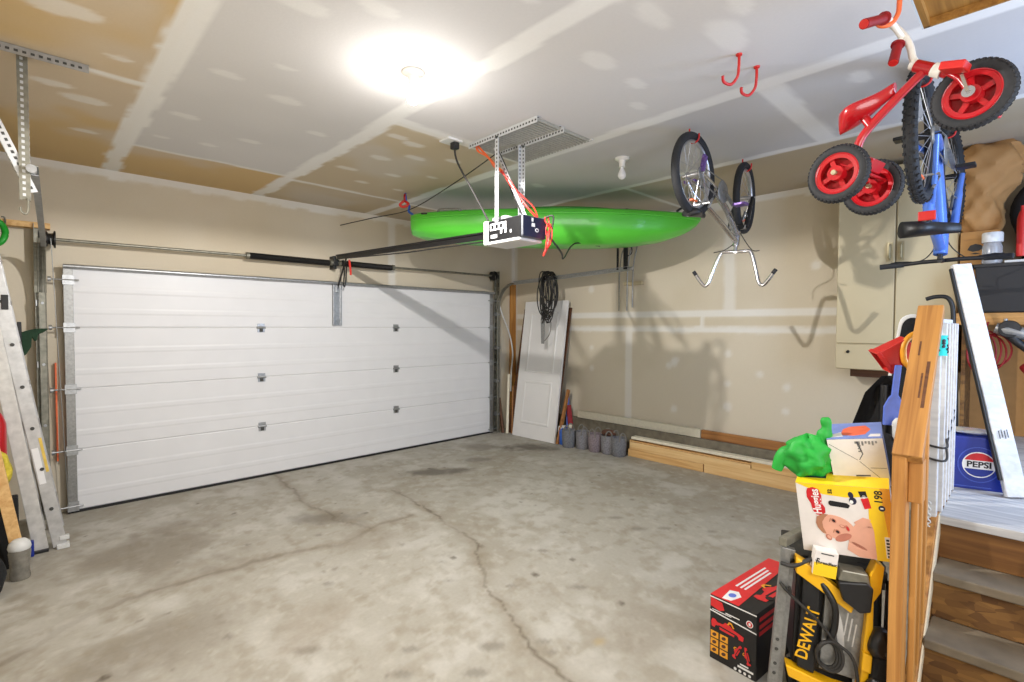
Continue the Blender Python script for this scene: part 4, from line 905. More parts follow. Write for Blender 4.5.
sg.prism([(x, z) for x, z in pl], .038, Matrix.Translation((0, SY1 + .04, 0)) @ Matrix.Rotation(PI / 2, 4, 'X')); sg.build('stringer', 'pine_x', st, .004)
se = MB(); se.prism([(2.16, .0), (2.20, 0), (2.95, .70), (2.95, .765), (2.90, .765)], .006, Matrix.Translation((0, SY1 + .003, 0)) @ Matrix.Rotation(PI / 2, 4, 'X')); se.build('stringer_lit_edge', 'cream_wood', st)  # pale strip paints the light on the stringer's inner edge
sk = MB().b2((3.06, SY1 + .002, .0), (5.4, SY1 + .02, .72)); sk.build('side_skirt', 'osb', st)
rl = thing('stair_railing', 'orange pine stair handrail on a post with white balusters around the landing', 'railing', (2.3, .32, 0))
MB().b2((2.20, .304, 0), (2.29, .345, 1.15)).build('newel_post', 'pine_z', rl, .004)
hr_ = oboard('handrail', (2.205, .303, 1.140), (2.745, .31, 1.680), .085, .042, 'pine_x', rl, (0, 0, 1), .004)
q = MB()
for k0, k1, o_, w_ in ((.28, .58, -.022, .010), (.34, .5, -.008, .006), (.62, .72, .012, .006)):
    a_ = V((2.205, .303 + o_, 1.140)).lerp(V((2.745, .31 + o_, 1.680)), k0) + V((-.0150, 0, .0150)); b_ = V((2.205, .303 + o_, 1.140)).lerp(V((2.745, .31 + o_, 1.680)), k1) + V((-.0150, 0, .0150)); q.beam(a_, b_, w_, .0012)
q.build('burn_mark', 'dark_wood', rl)
MB().b2((2.235, .262, .98), (2.305, .3035, 1.13)).build('rail_block', 'pine_z', rl, .004)
for i, x in enumerate((2.31, 2.42, 2.53)):
    MB().b2((x, .283, max(.0, (x - 2.12) * .89 - .0)), (x + .034, .303, .97 + (x - 2.1) * 1.0)).build('baluster', 'pine_z', rl, .003)
MB().b2((2.86, .287, .73), (2.90, .336, 1.69)).build('landing_post', 'white_wood', rl, .004)
MB().b2((2.90, .300, 1.60), (3.44, .332, 1.64)).build('guard_rail', 'white_wood', rl, .004)
for i in range(5):
    x = 2.95 + i * .11; MB().b2((x, .276, .766), (x + .03, .304, 1.62)).build('baluster', 'white_wood', rl, .003)
bc = MB()
for dz in (0, .035): bc.tube(smooth_path([(2.855, .35, 1.03 + dz * 1.6), (2.856, .262, 1.02 + dz * 1.6), (3.1, .28, 1.05 + dz), (3.35, .282, 1.13 + dz), (3.5, .282, 1.18 + dz)]), .005, 6)
tag(bc.build('bungee_cord', 'cord'), 'black bungee cord stretched across the white balusters', 'cord')
tc = MB(); rings = []
for i in range(9):
    z = 1.565 - i * .011; ring = [V((2.88 + (.040 + .003 * math.sin(i * 1.9)) * math.cos(a), .311 + (.044 + .003 * math.sin(i * 2.3 + a * 3)) * math.sin(a), z)) for a in [2 * PI * j / 24 for j in range(24)]]; rings.append(ring)
tc.loft(rings); 
for i in range(26):
    a = random.uniform(0, 6.28); z = random.uniform(1.485, 1.555); p = V((2.88 + .043 * math.cos(a), .311 + .046 * math.sin(a), z)); tc.lathe([(0, -.003), (.007, -.002), (.007, .002), (0, .003)], frame(p, (-math.sin(a), math.cos(a), 0), (0, 0, 1)), 8, 1)
tag(tc.build('spotted_cloth', ['teal', 'ink'], None, 0, 50), 'teal cloth with dark spots wrapped round the white landing post', 'cloth')
cn = MB()
for i in range(11):
    z = .83 - i * .0135; cn.torus(Matrix.Translation((2.825, .31, z)) @ rot(0 if i % 2 else PI / 2, PI / 2), .008, .0026, 12, 6)
tag(cn.build('chain', 'white', None, 0, 60), 'short white chain hanging at the corner of the landing', 'chain')

plk = thing('leaning_plank', 'long white plank leaning in front of the blue soda carton', 'plank', (3.55, .09, .766))
a, c_ = V((3.455, .050, .772)), V((3.69, .298, 1.945)); d = (c_ - a).normalized(); sdv = V((.55, -.83, 0)); sdv = (sdv - d * sdv.dot(d)).normalized(); nv = d.cross(sdv)
T = frame((a + c_) / 2, d, sdv, nv); MB().box((0, 0, 0), ((c_ - a).length, .118, .04), None).build
q = MB(); x = MB().box((0, 0, 0), ((c_ - a).length, .088, .03)); q.add(x.v, x.f, 0, T); q.build('board', 'white_wood', plk, .004)
q = MB()
for i in range(4):
    zz = (c_ - a).length * -.5 + .30 + (i % 2) * .006; x = MB().box((zz, -.02 + i * .012, .0195 if nv.x < 0 else -.0195), (.04, .0035, .001)); q.add(x.v, x.f, 0, T)
q.build('pencil_marks', 'slot', plk)
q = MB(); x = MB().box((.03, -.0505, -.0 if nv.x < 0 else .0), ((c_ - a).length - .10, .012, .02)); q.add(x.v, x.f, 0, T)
tag(q.build('shaded_edge_strip', 'black', None, .003), 'thin black strip standing in for the shaded edge of the white plank', 'shade strip')  # black strip added as the shaded side face of the plank
cw = MB(); cw.tube(smooth_path([(4.6, .55, 1.80), (4.6, .50, 1.815), (4.6, .44, 1.81), (4.6, .41, 1.76), (4.6, .40, 1.66), (4.62, .385, 1.3), (4.7, .375, .782)]), .014, 10)
tag(cw.build('crowbar', 'black', None, 0, 60), 'black steel crowbar with a bent end behind the white plank', 'crowbar')

# blue soda carton on the landing
pp = thing('soda_carton', 'blue cola carton with a round logo standing on the landing', 'carton', (3.6, .17, .766))
PR = Matrix.Translation((3.46, .302, .766)) @ Matrix.Rotation(math.radians(17), 4, 'Z')
q = MB(); q.b2((0, -.235, 0), (.20, 0, .27), 0, PR); q.build('carton_body', 'pepsi_b', pp, .004)
T = PR @ frame((-.001, -.118, .13), (0, -1, 0), (0, 0, 1)); q = MB()
q.ell(0, 0, .085, .092, T, 3, 0, .0006); q.ell(0, 0, .080, .087, T, 0, 0, .0008)
q.ell(0, 0, .066, .066, T, 1, 0, .0012)
def cap_poly(y0, y1, r): 
    p = []
    for i in range(17):
        y = y0 + (y1 - y0) * i / 16; p.append((math.sqrt(max(0, r * r - y * y)), y))
    return p + [(-x, y) for x, y in p[::-1]]
q.prism(cap_poly(.022, .06, .061), .0018, T, 2); q.prism(cap_poly(-.06, -.022, .061), .0018, T, 0)
q.text('PEPSI', .042, T @ Matrix.Translation((0, 0, .0022)), 4, .0012, 1.05)
q.rect(-.11, -.118, .05, -.113, T, 3); q.rect(-.115, -.10, -.10, -.09, T, 3)
q.build('front_print', ['pepsi_b', 'white_ink', 'pepsi_r', 'pepsi_lt', 'ink'], pp)
lump('crumpled_wrap', 'clear', tuple(PR @ V((.10, -.11, .285))), (.07, .1, .018), 'crumpled clear plastic lying on top of the blue carton', 'plastic wrap', 5)

# ------------------------------------------------------------------ jack box
JR = Matrix.Translation((2.345, 1.06, 0)) @ Matrix.Rotation(math.radians(-5.5), 4, 'Z')
jb = thing('tool_carton', 'black and red printed tool carton on the floor beside the table saw', 'carton', JR.translation)
JW, JD, JH = .225, .6, .31
q = MB(); q.b2((0, -JW, 0), (JD, 0, JH), 0, JR); q.build('carton_body', 'carton_black', jb, .003)
def jackpic(q, T, s, mi, my):
    q.prism([(-1.1 * s, -.28 * s), (1.1 * s, -.36 * s), (1.15 * s, -.05 * s), (.75 * s, .05 * s), (.45 * s, .10 * s), (.15 * s, .30 * s), (-.15 * s, .34 * s), (-.3 * s, .16 * s), (-.7 * s, .12 * s), (-.85 * s, .28 * s), (-1.05 * s, .28 * s), (-1.15 * s, .05 * s)], .0012, T, mi)
    q.prism([(-.62 * s, -.02 * s), (.7 * s, -.12 * s), (.7 * s, -.2 * s), (-.62 * s, -.12 * s)], .0015, T, 3)
    q.prism([(.0 * s, .3 * s), (.12 * s, .52 * s), (.32 * s, .5 * s), (.5 * s, .22 * s), (.4 * s, .2 * s), (.28 * s, .4 * s), (.16 * s, .4 * s), (.1 * s, .28 * s)], .0016, T, my)
    q.ell(-.7 * s, -.25 * s, .17 * s, .17 * s, T, 3, 0, .0018); q.ell(.65 * s, -.3 * s, .15 * s, .15 * s, T, 3, 0, .0018)
T = JR @ frame((-.001, -JW / 2, JH / 2), (0, -1, 0), (0, 0, 1)); q = MB(); w2, h2 = JW / 2, JH / 2
q.prism([(-w2 * .96, h2 * .93), (-w2 * .45, h2 * .88), (-w2 * .35, h2 * .68), (-w2 * .55, h2 * .6), (-w2 * .96, h2 * .66)], .001, T, 0)
q.rect(-w2, h2 * .93, w2, h2 * .965, T, 2); q.prism([(-w2, h2 * .5), (w2, h2 * .40), (w2, h2 * .435), (-w2, h2 * .535)], .001, T, 2)
q.rect(-w2 * .3, h2 * .6, w2 * .3, h2 * .63, T, 2); q.rect(-w2 * .9, h2 * .56, -w2 * .05, h2 * .58, T, 2)
q.ell(w2 * .72, h2 * .62, w2 * .14, w2 * .14, T, 2); q.ell(w2 * .72, h2 * .62, w2 * .11, w2 * .11, T, 0, 0, .0014); q.rect(w2 * .68, h2 * .58, w2 * .76, h2 * .66, T, 2, .0018)
jackpic(q, T @ Matrix.Translation((-w2 * .22, h2 * .16, 0)), w2 * .62, 0, 1)
for dx in (.2, .62): jackpic(q, T @ Matrix.Translation((w2 * dx, -h2 * .38, 0)) @ Matrix.Rotation(1.2 if dx < .5 else 1.9, 4, 'Z'), w2 * .3, 0, 1)
for i in range(2):
    for j in range(3): q.rect(-w2 * (.95 - i * .42), -h2 * (.30 + j * .24), -w2 * (.60 - i * .42), -h2 * (.10 + j * .24), T, 1); q.ell(-w2 * (.78 - i * .42), -h2 * (.2 + j * .24), w2 * .1, h2 * .05, T, 4, .5, .0014)
q.rect(w2 * .25, -h2 * .82, w2 * .9, -h2 * .76, T, 2); q.rect(w2 * .35, -h2 * .72, w2 * .7, -h2 * .68, T, 2)
for i in range(4): q.ell(w2 * (.15 + i * .2), -h2 * .92, w2 * .06, w2 * .06, T, 2)
q.build('front_print', ['carton_red', 'amber', 'white_ink', 'ink', 'brown_c'], jb)
T = JR @ frame((JD / 2, -JW / 2, JH + .0005), (1, 0, 0), (0, 1, 0)); q = MB(); d2 = JD / 2
q.prism([(-d2, w2), (d2, w2), (d2, w2 * .1), (-d2, -w2 * .25)], .001, T, 0)
for y in (.2, .38, .58): q.rect(-d2 * .45, w2 * y, d2 * (.4 + y * .3), w2 * (y + .09), T, 2, .0016)
q.prism([(-d2 * .95, w2 * .15), (-d2 * .72, w2 * .02), (-d2 * .6, w2 * .3), (-d2 * .66, w2 * .62), (-d2 * .85, w2 * .55), (-d2 * .98, w2 * .5)], .0016, T, 2); q.ell(-d2 * .78, w2 * .33, d2 * .07, w2 * .15, T, 5, 0, .002)
jackpic(q, T @ Matrix.Translation((-d2 * .15, -w2 * .52, 0)), d2 * .36, 0, 1); jackpic(q, T @ Matrix.Translation((d2 * .6, -w2 * .5, 0)), d2 * .2, 0, 1)
q.rect(d2 * .8, -w2 * .1, d2, w2 * .1, T, 1, .0016)
q.build('top_print', ['carton_red', 'amber', 'white_ink', 'ink', 'brown_c', 'peri'], jb)
T = JR @ frame((JD / 2, -JW - .0005, JH / 2), (1, 0, 0), (0, 0, 1)); q = MB()
for i, y in enumerate((.72, .5, .3)): q.rect(-d2 * .92, h2 * y, d2 * (.5 - i * .3), h2 * (y + .12), T, 0)
q.build('side_print', ['carton_red'], jb)

# ------------------------------------------------------------------ table saw standing on its folded stand
SO, SE, SN = V((2.2, .63, 0)), V((.45, -.893, 0)), V((.893, .45, 0))   # e: along the face, n: away from the viewer
ST = frame(SO, SE, (0, 0, 1), -SN)                                        # local x along face, y up, z toward the camera side
def sp(s, z, d=0): return ST @ V((s, z, -d))
ws = thing('table_saw', 'yellow and black table saw tipped up on its folded steel stand', 'table saw', SO)
def pb(q, poly, d0, d1, mi=0): q.prism(poly, d1 - d0, ST @ Matrix.Translation((0, 0, -d1)), mi)
q = MB(); q.beam(sp(-.104, .0, .0), sp(-.052, .715, .0), .032, .03, tuple(SN)); q.beam(sp(-.075, .0, .03), sp(-.025, .70, .03), .02, .03, tuple(SN))
for z in (.2, .24, .3, .34): q.cyl(sp(-.104 + .052 * z / .715, z, -.017), sp(-.104 + .052 * z / .715, z, -.0145), .007, 10, 1)
q.build('stand_leg', ['steel', 'slot'], ws, .003)
q = MB(); q.beam(sp(-.065, .733, .0), sp(-.065, .733, .0) + V((.30, -.03, -.002)), .03, .035); q.build('stand_crossbar', 'galv_d', ws, .003)
q = MB(); q.beam(sp(.30, .0, .03), sp(.315, .62, .03), .03, .03, tuple(SN)); q.build('stand_leg', 'black', ws, .003)
q = MB(); pb(q, [(-.02, .23), (.215, .22), (.225, .60), (-.01, .64)], .02, .20); q.build('saw_body', 'black', ws, .006)
q = MB(); pb(q, [(.07, .25), (.205, .23), (.225, .52), (.09, .595)], -.005, .02); q.build('saw_table', 'steel', ws, .003)
q = MB(); pb(q, [(.10, .545), (.125, .50), (.13, .565)], -.0065, -.004); q.ell(.14, .40, .012, .09, ST @ Matrix.Translation((0, 0, .006)), 0, .1)
for i in range(3): pb(q, [(.15 + i * .014, .40 - i * .02), (.155 + i * .014, .40 - i * .02), (.168 + i * .014, .49 - i * .02), (.163 + i * .014, .49 - i * .02)], -.0065, -.004)
q.build('table_marking', 'alu_l', ws)
q = MB(); pb(q, [(-.02, .628), (.17, .50), (.185, .545), (.02, .668), (-.02, .69)], -.03, .03); q.build('fence_rail', 'yellow', ws, .005)
q = MB(); pb(q, [(-.05, .25), (-.04, .205), (.13, .15), (.21, .14), (.21, .19), (.12, .20)], -.03, .03); q.build('base_rail', 'yellow', ws, .005)
q = MB(); pb(q, [(.195, .19), (.222, .19), (.232, .30), (.235, .36), (.24, .42), (.24, .56), (.262, .60), (.272, .70), (.245, .715), (.225, .66), (.222, .58), (.215, .45), (.21, .40), (.205, .30)], -.035, .02); pb(q, [(.20, .30), (.232, .29), (.236, .36), (.205, .37)], -.05, -.02); q.build('side_rail', 'yellow', ws, .005)
q = MB(); pb(q, [(.115, .63), (.135, .56), (.19, .52), (.225, .53), (.232, .62), (.21, .64)], -.06, .01); qo = q.build('locking_head', 'black', ws, .006)
q = MB(); pb(q, [(.118, .632), (.225, .625), (.215, .67), (.13, .675)], -.05, .02); q.build('head_cover', 'galv_d', ws, .005)
q = MB(); pb(q, [(-.008, .245), (.052, .225), (.072, .60), (.01, .612)], -.012, .02); po = q.build('name_panel', 'black', ws, .004)
va = V((.05 - .008, .489 - .285, 0)).normalized(); T = ST @ frame((.028, .385, .0135), va, (-va.y, va.x, 0)); q = MB().text('DEWALT', .062, T, 0, .0012, .86); q.build('lettering', 'yellow', ws)
q = MB(); q.tube(smooth_path([sp(.07, .60, -.02), sp(.11, .53, -.04), sp(.115, .44, -.03), sp(.10, .37, -.02)]), .012, 10); q.build('push_arm', 'black', ws, 0, 60)
q = MB()
for k in range(3): q.tube([sp(.092 + (.036 + .004 * k) * math.cos(a) + .004 * k, .322 + (.05 + .004 * k) * math.sin(a), -.022 - .006 * k + .006 * math.sin(2 * a)) for a in [2 * PI * i / 28 for i in range(28)]], .0065, 8, True)
q.tube(smooth_path([sp(-.075, .58, -.03), sp(-.03, .53, -.03), sp(.05, .46, -.03), sp(.12, .38, -.03), sp(.17, .34, -.035), sp(.19, .27, -.04), sp(.195, .15, -.04), sp(.20, .01, -.03)], 6), .0062, 8)
q.tube(smooth_path([sp(-.075, .66, -.03), sp(-.03, .655, -.03), sp(.02, .68, -.02), sp(.05, .685, .0)], 6), .008, 8); q.tube(smooth_path([sp(-.075, .58, -.03), sp(-.06, .56, -.034), sp(-.04, .545, -.03), sp(-.045, .57, -.03)], 6), .006, 8)
q.build('power_cord', 'cord', ws, 0, 60)
q = MB(); q.beam(sp(-.05, .655, -.0), sp(.03, .668, .05), .02, .012); q.build('stand_latch', 'black', ws, .003)
q = MB(); q.beam(sp(-.055, .05, .05), sp(.21, .05, .05), .05, .04); q.build('stand_foot', 'black', ws, .004); q = MB(); q.beam(sp(.22, .60, .12), sp(.32, .60, .12), .03, .10); q.build('stand_frame', 'black', ws, .004)
for s in (.02, .22):
    MB().lathe([(0, -.018), (.048, -.018), (.055, -.008), (.055, .008), (.048, .018), (0, .018)], Matrix.Translation(sp(s, .056, .25)) @ rot(0, 0, 0) @ frame((0, 0, 0), SN, (0, 0, 1)), 24).build('transport_wheel', 'rubber', ws, 0, 40)
q = MB(); pb(q, [(-.015, .60), (.31, .60), (.31, .645), (-.015, .655)], .05, .36); q.build('rear_housing', 'black', ws, .006)
q = MB(); pb(q, [(.03, .0), (.21, .0), (.21, .25), (.03, .25)], .08, .2); q.build('motor', 'black', ws, .01)
# boots / bag between saw and post
bg = thing('tool_bag', 'black soft tool bag slumped between the table saw and the newel post', 'bag', (2.42, .38, 0))
def blob(mb, c, r, seed, amp=.16, nu=20, nv=12):
    rr = random.Random(seed); ph = [rr.uniform(0, 6) for _ in range(6)]; vs = []
    for i in range(nv + 1):
        t = PI * i / nv
        for j in range(nu):
            a = 2 * PI * j / nu; k = 1 + amp * (math.sin(3 * a + ph[0] + 2 * t) * .5 + math.sin(5 * a + ph[1] - 3 * t) * .35) * math.sin(t)
            vs.append(V(c) + V((r[0] * k * math.sin(t) * math.cos(a), r[1] * k * math.sin(t) * math.sin(a), r[2] * math.cos(t))))
    mb.add(vs, [(i * nu + j, i * nu + (j + 1) % nu, (i + 1) * nu + (j + 1) % nu, (i + 1) * nu + j) for i in range(nv) for j in range(nu)])
q = MB(); blob(q, sp(.275, .22, -.02), (.055, .05, .22), 11); q.build('bag_body', 'matte_black', bg, 0, 60)
q = MB(); blob(q, sp(.262, .41, -.035), (.045, .04, .06), 12, .25); q.build('bag_pocket', 'black', bg, 0, 60)
q = MB(); blob(q, sp(.25, .22, -.06), (.04, .04, .07), 13, .25); q.build('bag_pocket', 'black', bg, 0, 60)
q = MB(); q.tube(smooth_path([sp(.27, .40, -.06), sp(.30, .33, -.08), sp(.31, .25, -.07), sp(.33, .17, -.07)]), .009, 8); q.build('carry_strap', 'cord', bg, 0, 60)

# diaper carton resting on the saw
def tilted(o, ex, ey, depth, mb, mi=0):
    """box whose front face has corner o (top left as seen), edges ex (across), ey (down)"""
    o, ex, ey = V(o), V(ex), V(ey); n = ey.cross(ex).normalized(); n = n if n.x > 0 else -n
    vs = []
    for k in (0, depth):
        for a, b_ in ((0, 0), (1, 0), (1, 1), (0, 1)): vs.append(o + ex * a + ey * b_ + n * k)
    mb.add(vs, [(0, 1, 2, 3), (7, 6, 5, 4), (0, 4, 5, 1), (1, 5, 6, 2), (2, 6, 7, 3), (3, 7, 4, 0)], mi); return n
ho, hex_, hey = V((2.188, .651, .980)), V((.050, -.295, .032)), V((.045, -.027, -.278))
hey = hey - hex_ * (hey.dot(hex_) / hex_.length_squared)
HO_ = ho
hb_ = thing('diaper_carton', 'yellow and white diaper carton with a baby photo, on top of the table saw', 'carton', ho + hey + hex_ / 2)
q = MB(); hn = tilted(ho, hex_, hey, .20, q); q.build('carton_body', 'carton_white', hb_, .003)
q = MB(); TT = frame(ho - hey.normalized() * .0006, hex_, hn, -hey); q.rect(0, 0, hex_.length, .20, TT, 0); q.rect(.02, .06, .10, .12, TT, 1, .0012); q.build('top_print', ['yellow_print', 'navy'], hb_)
W, HH = hex_.length, hey.length; T = frame(ho, hex_, -hey, -hn); T = T @ Matrix.Translation((0, 0, .0004))
q = MB()
def hp(poly, mi, z=0): q.prism([(x * W, -y * HH) for x, y in poly], .0006, T @ Matrix.Translation((0, 0, z)), mi)
hp([(0, 0), (.98, 0), (.80, .12), (.55, .16), (.30, .14), (.05, .02)], 0); hp([(.78, 0), (1, 0), (1, 1), (.80, 1), (.76, .5)], 0, .0003); hp([(.90, .0), (1, 0), (1, 1), (.96, 1)], 8, .0006)
hp([(.115, .12), (.13, .07), (.19, .045), (.255, .07), (.28, .16), (.275, .27), (.305, .33), (.305, .40), (.26, .445), (.20, .44), (.165, .38), (.15, .28), (.115, .2)], 1, .0006)
q.text('Huggies', .040, T @ Matrix.Translation((.215 * W, -.25 * HH, .0016)) @ Matrix.Rotation(PI / 2 + .05, 4, 'Z'), 2, .0008, .8)
hp([(.35, .24), (.37, .22), (.55, .24), (.58, .27), (.56, .31), (.37, .295), (.35, .275)], 3, .0008)
q.ell(.60 * W, -.12 * HH, .028 * W, .045 * HH, T, 4, .2, .0012); q.ell(.615 * W, -.20 * HH, .04 * W, .05 * HH, T, 4, 0, .0012); q.ell(.60 * W, -.215 * HH, .02 * W, .025 * HH, T, 2, 0, .0016)
q.text('52', .018, T @ Matrix.Translation((.38 * W, -.09 * HH, .0014)) @ Matrix.Rotation(PI / 2, 4, 'Z'), 3, .0008)
hp([(.68, .06), (.76, .05), (.77, .13), (.70, .14)], 3, .0008); hp([(.70, .16), (.78, .14), (.80, .28), (.73, .30)], 1, .0008); q.ell(.735 * W, -.13 * HH, .02 * W, .025 * HH, T, 2, 0, .0014)
q.text('198', .034, T @ Matrix.Translation((.885 * W, -.12 * HH, .0014)) @ Matrix.Rotation(PI / 2 - .05, 4, 'Z'), 3, .0008); q.ell(.905 * W, -.27 * HH, .034 * W, .04 * HH, T, 4, 0, .0014); q.rect(.89 * W, -.28 * HH, .92 * W, -.26 * HH, T, 2, .002)
q.rect(.90 * W, -.95 * HH, .955 * W, -.66 * HH, T, 2, .0014); 
for i in range(6): q.rect(.912 * W, -(.94 - i * .045) * HH, .943 * W, -(.915 - i * .045) * HH, T, 3, .002)
# the printed baby: shoulders, arm, head, face
hp([(.55, .62), (.62, .52), (.72, .46), (.78, .48), (.80, .60), (.80, .98), (.70, .99), (.60, .92), (.52, .82)], 5, .0006); hp([(.60, .50), (.70, .42), (.78, .44), (.74, .54), (.64, .58)], 5, .0008); hp([(.52, .80), (.60, .86), (.72, .90), (.78, .99), (.62, .985), (.50, .90)], 5, .0010)
q.ell(.40 * W, -.60 * HH, .215 * W, .165 * HH, T, 5, -.35, .0016); hp([(.185, .56), (.20, .47), (.27, .42), (.33, .425), (.29, .47), (.255, .54), (.26, .62), (.29, .70), (.25, .70), (.20, .63)], 7, .0018)
q.ell(.47 * W, -.735 * HH, .10 * W, .05 * HH, T, 6, .5, .0018); q.ell(.31 * W, -.755 * HH, .03 * W, .045 * HH, T, 6, .6, .0018); q.ell(.315 * W, -.75 * HH, .018 * W, .028 * HH, T, 5, .6, .0022)
for ex_, ey_ in ((.385, .505), (.415, .66)):
    q.ell(ex_ * W, -ey_ * HH, .034 * W, .026 * HH, T, 6, -.9, .0022); q.ell(ex_ * W, -ey_ * HH, .020 * W, .016 * HH, T, 3, -.9, .0026); q.ell((ex_ - .04) * W, -(ey_ - .005) * HH, .006 * W, .03 * HH, T, 7, -.3, .0022)
q.ell(.475 * W, -.575 * HH, .034 * W, .024 * HH, T, 6, -.3, .0022); q.ell(.47 * W, -.57 * HH, .022 * W, .014 * HH, T, 5, -.3, .0026); q.ell(.525 * W, -.595 * HH, .020 * W, .045 * HH, T, 6, .35, .0024); q.ell(.528 * W, -.598 * HH, .012 * W, .03 * HH, T, 1, .35, .0028)
q.ell(.70 * W, -.60 * HH, .035 * W, .10 * HH, T, 6, .5, .0010); q.ell(.63 * W, -.83 * HH, .09 * W, .02 * HH, T, 6, -.5, .0012); q.ell(.72 * W, -.53 * HH, .07 * W, .016 * HH, T, 6, -.3, .0012); q.ell(.545 * W, -.74 * HH, .03 * W, .05 * HH, T, 6, .2, .0011)
for k in range(4): q.ell((.765 + .006 * (k % 2)) * W, -(.80 + .04 * k) * HH, .03 * W, .014 * HH, T, 5, .3, .0014)
q.build('front_print', ['yellow_print', 'pepsi_r', 'white_ink', 'ink', 'navy', 'skin', 'skin_d', 'skin_hair', 'amber'], hb_)
# white and blue carton on top of it
wo_, wex, wey = V((2.282, .569, 1.151)), V((.030, -.176, .030)), V((.032, -.019, -.184))
wey = wey - wex * (wey.dot(wex) / wex.length_squared)
wb_ = thing('small_carton', 'blue carton with a white sealed end, on top of the diaper carton', 'carton', wo_ + wey + wex / 2)
q = MB(); wn = tilted(wo_, wex, wey, .20, q); q.build('carton_body', 'carton_bd', wb_, .003)
T = frame(wo_, wex, -wey, -wn) @ Matrix.Translation((0, 0, .0005)); Wx, Wy = wex.length, wey.length; q = MB()
q.rect(.0, -Wy, Wx, 0, T, 0)
q.prism([(.52 * Wx, -.05 * Wy), (.56 * Wx, -.05 * Wy), (.62 * Wx, -.32 * Wy), (.54 * Wx, -.45 * Wy), (.53 * Wx, -.44 * Wy), (.60 * Wx, -.32 * Wy)], .0012, T, 1)
for a, c_ in (((.53, .48), (.97, .98)), ((.70, .62), (.98, .63)), ((.03, .10), (.5, .45))):
    x0, y0, x1, y1 = a[0] * Wx, -a[1] * Wy, c_[0] * Wx, -c_[1] * Wy; L_ = math.hypot(x1 - x0, y1 - y0); nx_, ny_ = -(y1 - y0) / L_ * .0008, (x1 - x0) / L_ * .0008
    q.prism([(x0 - nx_, y0 - ny_), (x1 - nx_, y1 - ny_), (x1 + nx_, y1 + ny_), (x0 + nx_, y0 + ny_)], .0012, T, 1)
for i in range(7): q.rect((.50 + i * .06) * Wx, -(.10 + (i % 3) * .02) * Wy, (.535 + i * .06) * Wx, -.05 * Wy, T, 2, .0012)
for i in range(3): q.rect(.54 * Wx, -(.28 - i * .06) * Wy, .60 * Wx, -(.25 - i * .06) * Wy, T, 2, .0012)
q.rect(.42 * Wx, -.80 * Wy, .68 * Wx, -.77 * Wy, T, 1, .0012)
q.build('end_flap', ['carton_white', 'grey_lbl', 'steel'], wb_)
T = frame(wo_ - wey.normalized() * .0006, wex, wn, -wey) ; q = MB(); q.rect(0, 0, Wx, .20, T, 0)
q.prism([(.25 * Wx, .05), (.5 * Wx, .035), (.7 * Wx, .05), (.8 * Wx, .11), (.7 * Wx, .16), (.4 * Wx, .15), (.28 * Wx, .12)], .0012, T, 1); q.prism([(.05 * Wx, .02), (.3 * Wx, .03), (.25 * Wx, .08), (.1 * Wx, .06)], .0014, T, 2); q.prism([(.75 * Wx, .02), (.97 * Wx, .02), (.97 * Wx, .05), (.8 * Wx, .05)], .0014, T, 2)
q.build('top_print', ['carton_blue', 'orange_print', 'carton_white'], wb_)
# green bag
gb = MB(); random.seed(21)
cen = V((2.29, .64, 1.068))
vs, nu, nv = [], 36, 18
for i in range(nv + 1):
    t = PI * i / nv
    for j in range(nu):
        a = 2 * PI * j / nu; k = 1 + .16 * math.sin(4 * a + 3 * t) + .10 * math.sin(7 * a - 5 * t + 1) + .08 * math.sin(11 * t + 2 * a)
        p = V((.075 * k * math.sin(t) * math.cos(a), .085 * k * math.sin(t) * math.sin(a), .088 * math.cos(t) * (1 + .1 * math.sin(3 * a)))); vs.append(cen + p)
gb.add(vs, [(i * nu + j, i * nu + (j + 1) % nu, (i + 1) * nu + (j + 1) % nu, (i + 1) * nu + j) for i in range(nv) for j in range(nu)])
gbo = thing('green_bag', 'crumpled bright green cloth bag behind the diaper carton', 'bag', cen - V((0, 0, .088)))
gb.build('bag_body', 'green_bag', gbo, 0, 60)
q = MB(); q.tube(smooth_path([cen + V((.02, -.035, .03)), cen + V((.025, -.05, .08)), cen + V((.03, -.06, .12)), cen + V((.03, -.055, .165))]), [.036 - .0012 * i + .003 * math.sin(i * .9) for i in range(19)], 12); q.build('bag_top', 'green_bag', gbo, 0, 60)
q = MB(); q.tube(smooth_path([cen + V((-.01, .05, .01)), cen + V((-.03, .075, .0)), cen + V((-.04, .09, -.03)), cen + V((-.045, .10, -.065))]), [.036 - .0009 * i for i in range(19)], 12); q.build('bag_handle', 'green_bag', gbo, 0, 60)
# screw box
tb = thing('screw_box', 'small white and yellow screw box standing on the saw rail', 'box', sp(.07, .64, -.03))
TB = ST @ Matrix.Translation((.032, .642, .0)) @ Matrix.Rotation(-.10, 4, 'Z'); bw, bh, bd = .078, .098, .05
q = MB(); q.b2((0, 0, 0), (bw, bh, bd), 0, TB); q.build('box_body', 'carton_white', tb, .002)
q = MB(); T = TB @ Matrix.Translation((0, 0, bd + .0005)); q.rect(0, 0, bw, bh * .52, T, 0); q.text('Threadfast', .017, T @ Matrix.Translation((bw * .5, bh * .54, .0012)), 1, .0003); q.rect(bw * .1, bh * .42, bw * .14, bh * .68, T, 1); q.rect(bw * .1, bh * .64, bw * .22, bh * .69, T, 1)
q.rect(bw * .25, bh * .88, bw * .8, bh * .92, T, 1)
q.rect(0, 0, bw, .0 + bd * .0 + .001, T, 0); q.build('front_print', ['yellow_print', 'ink'], tb)

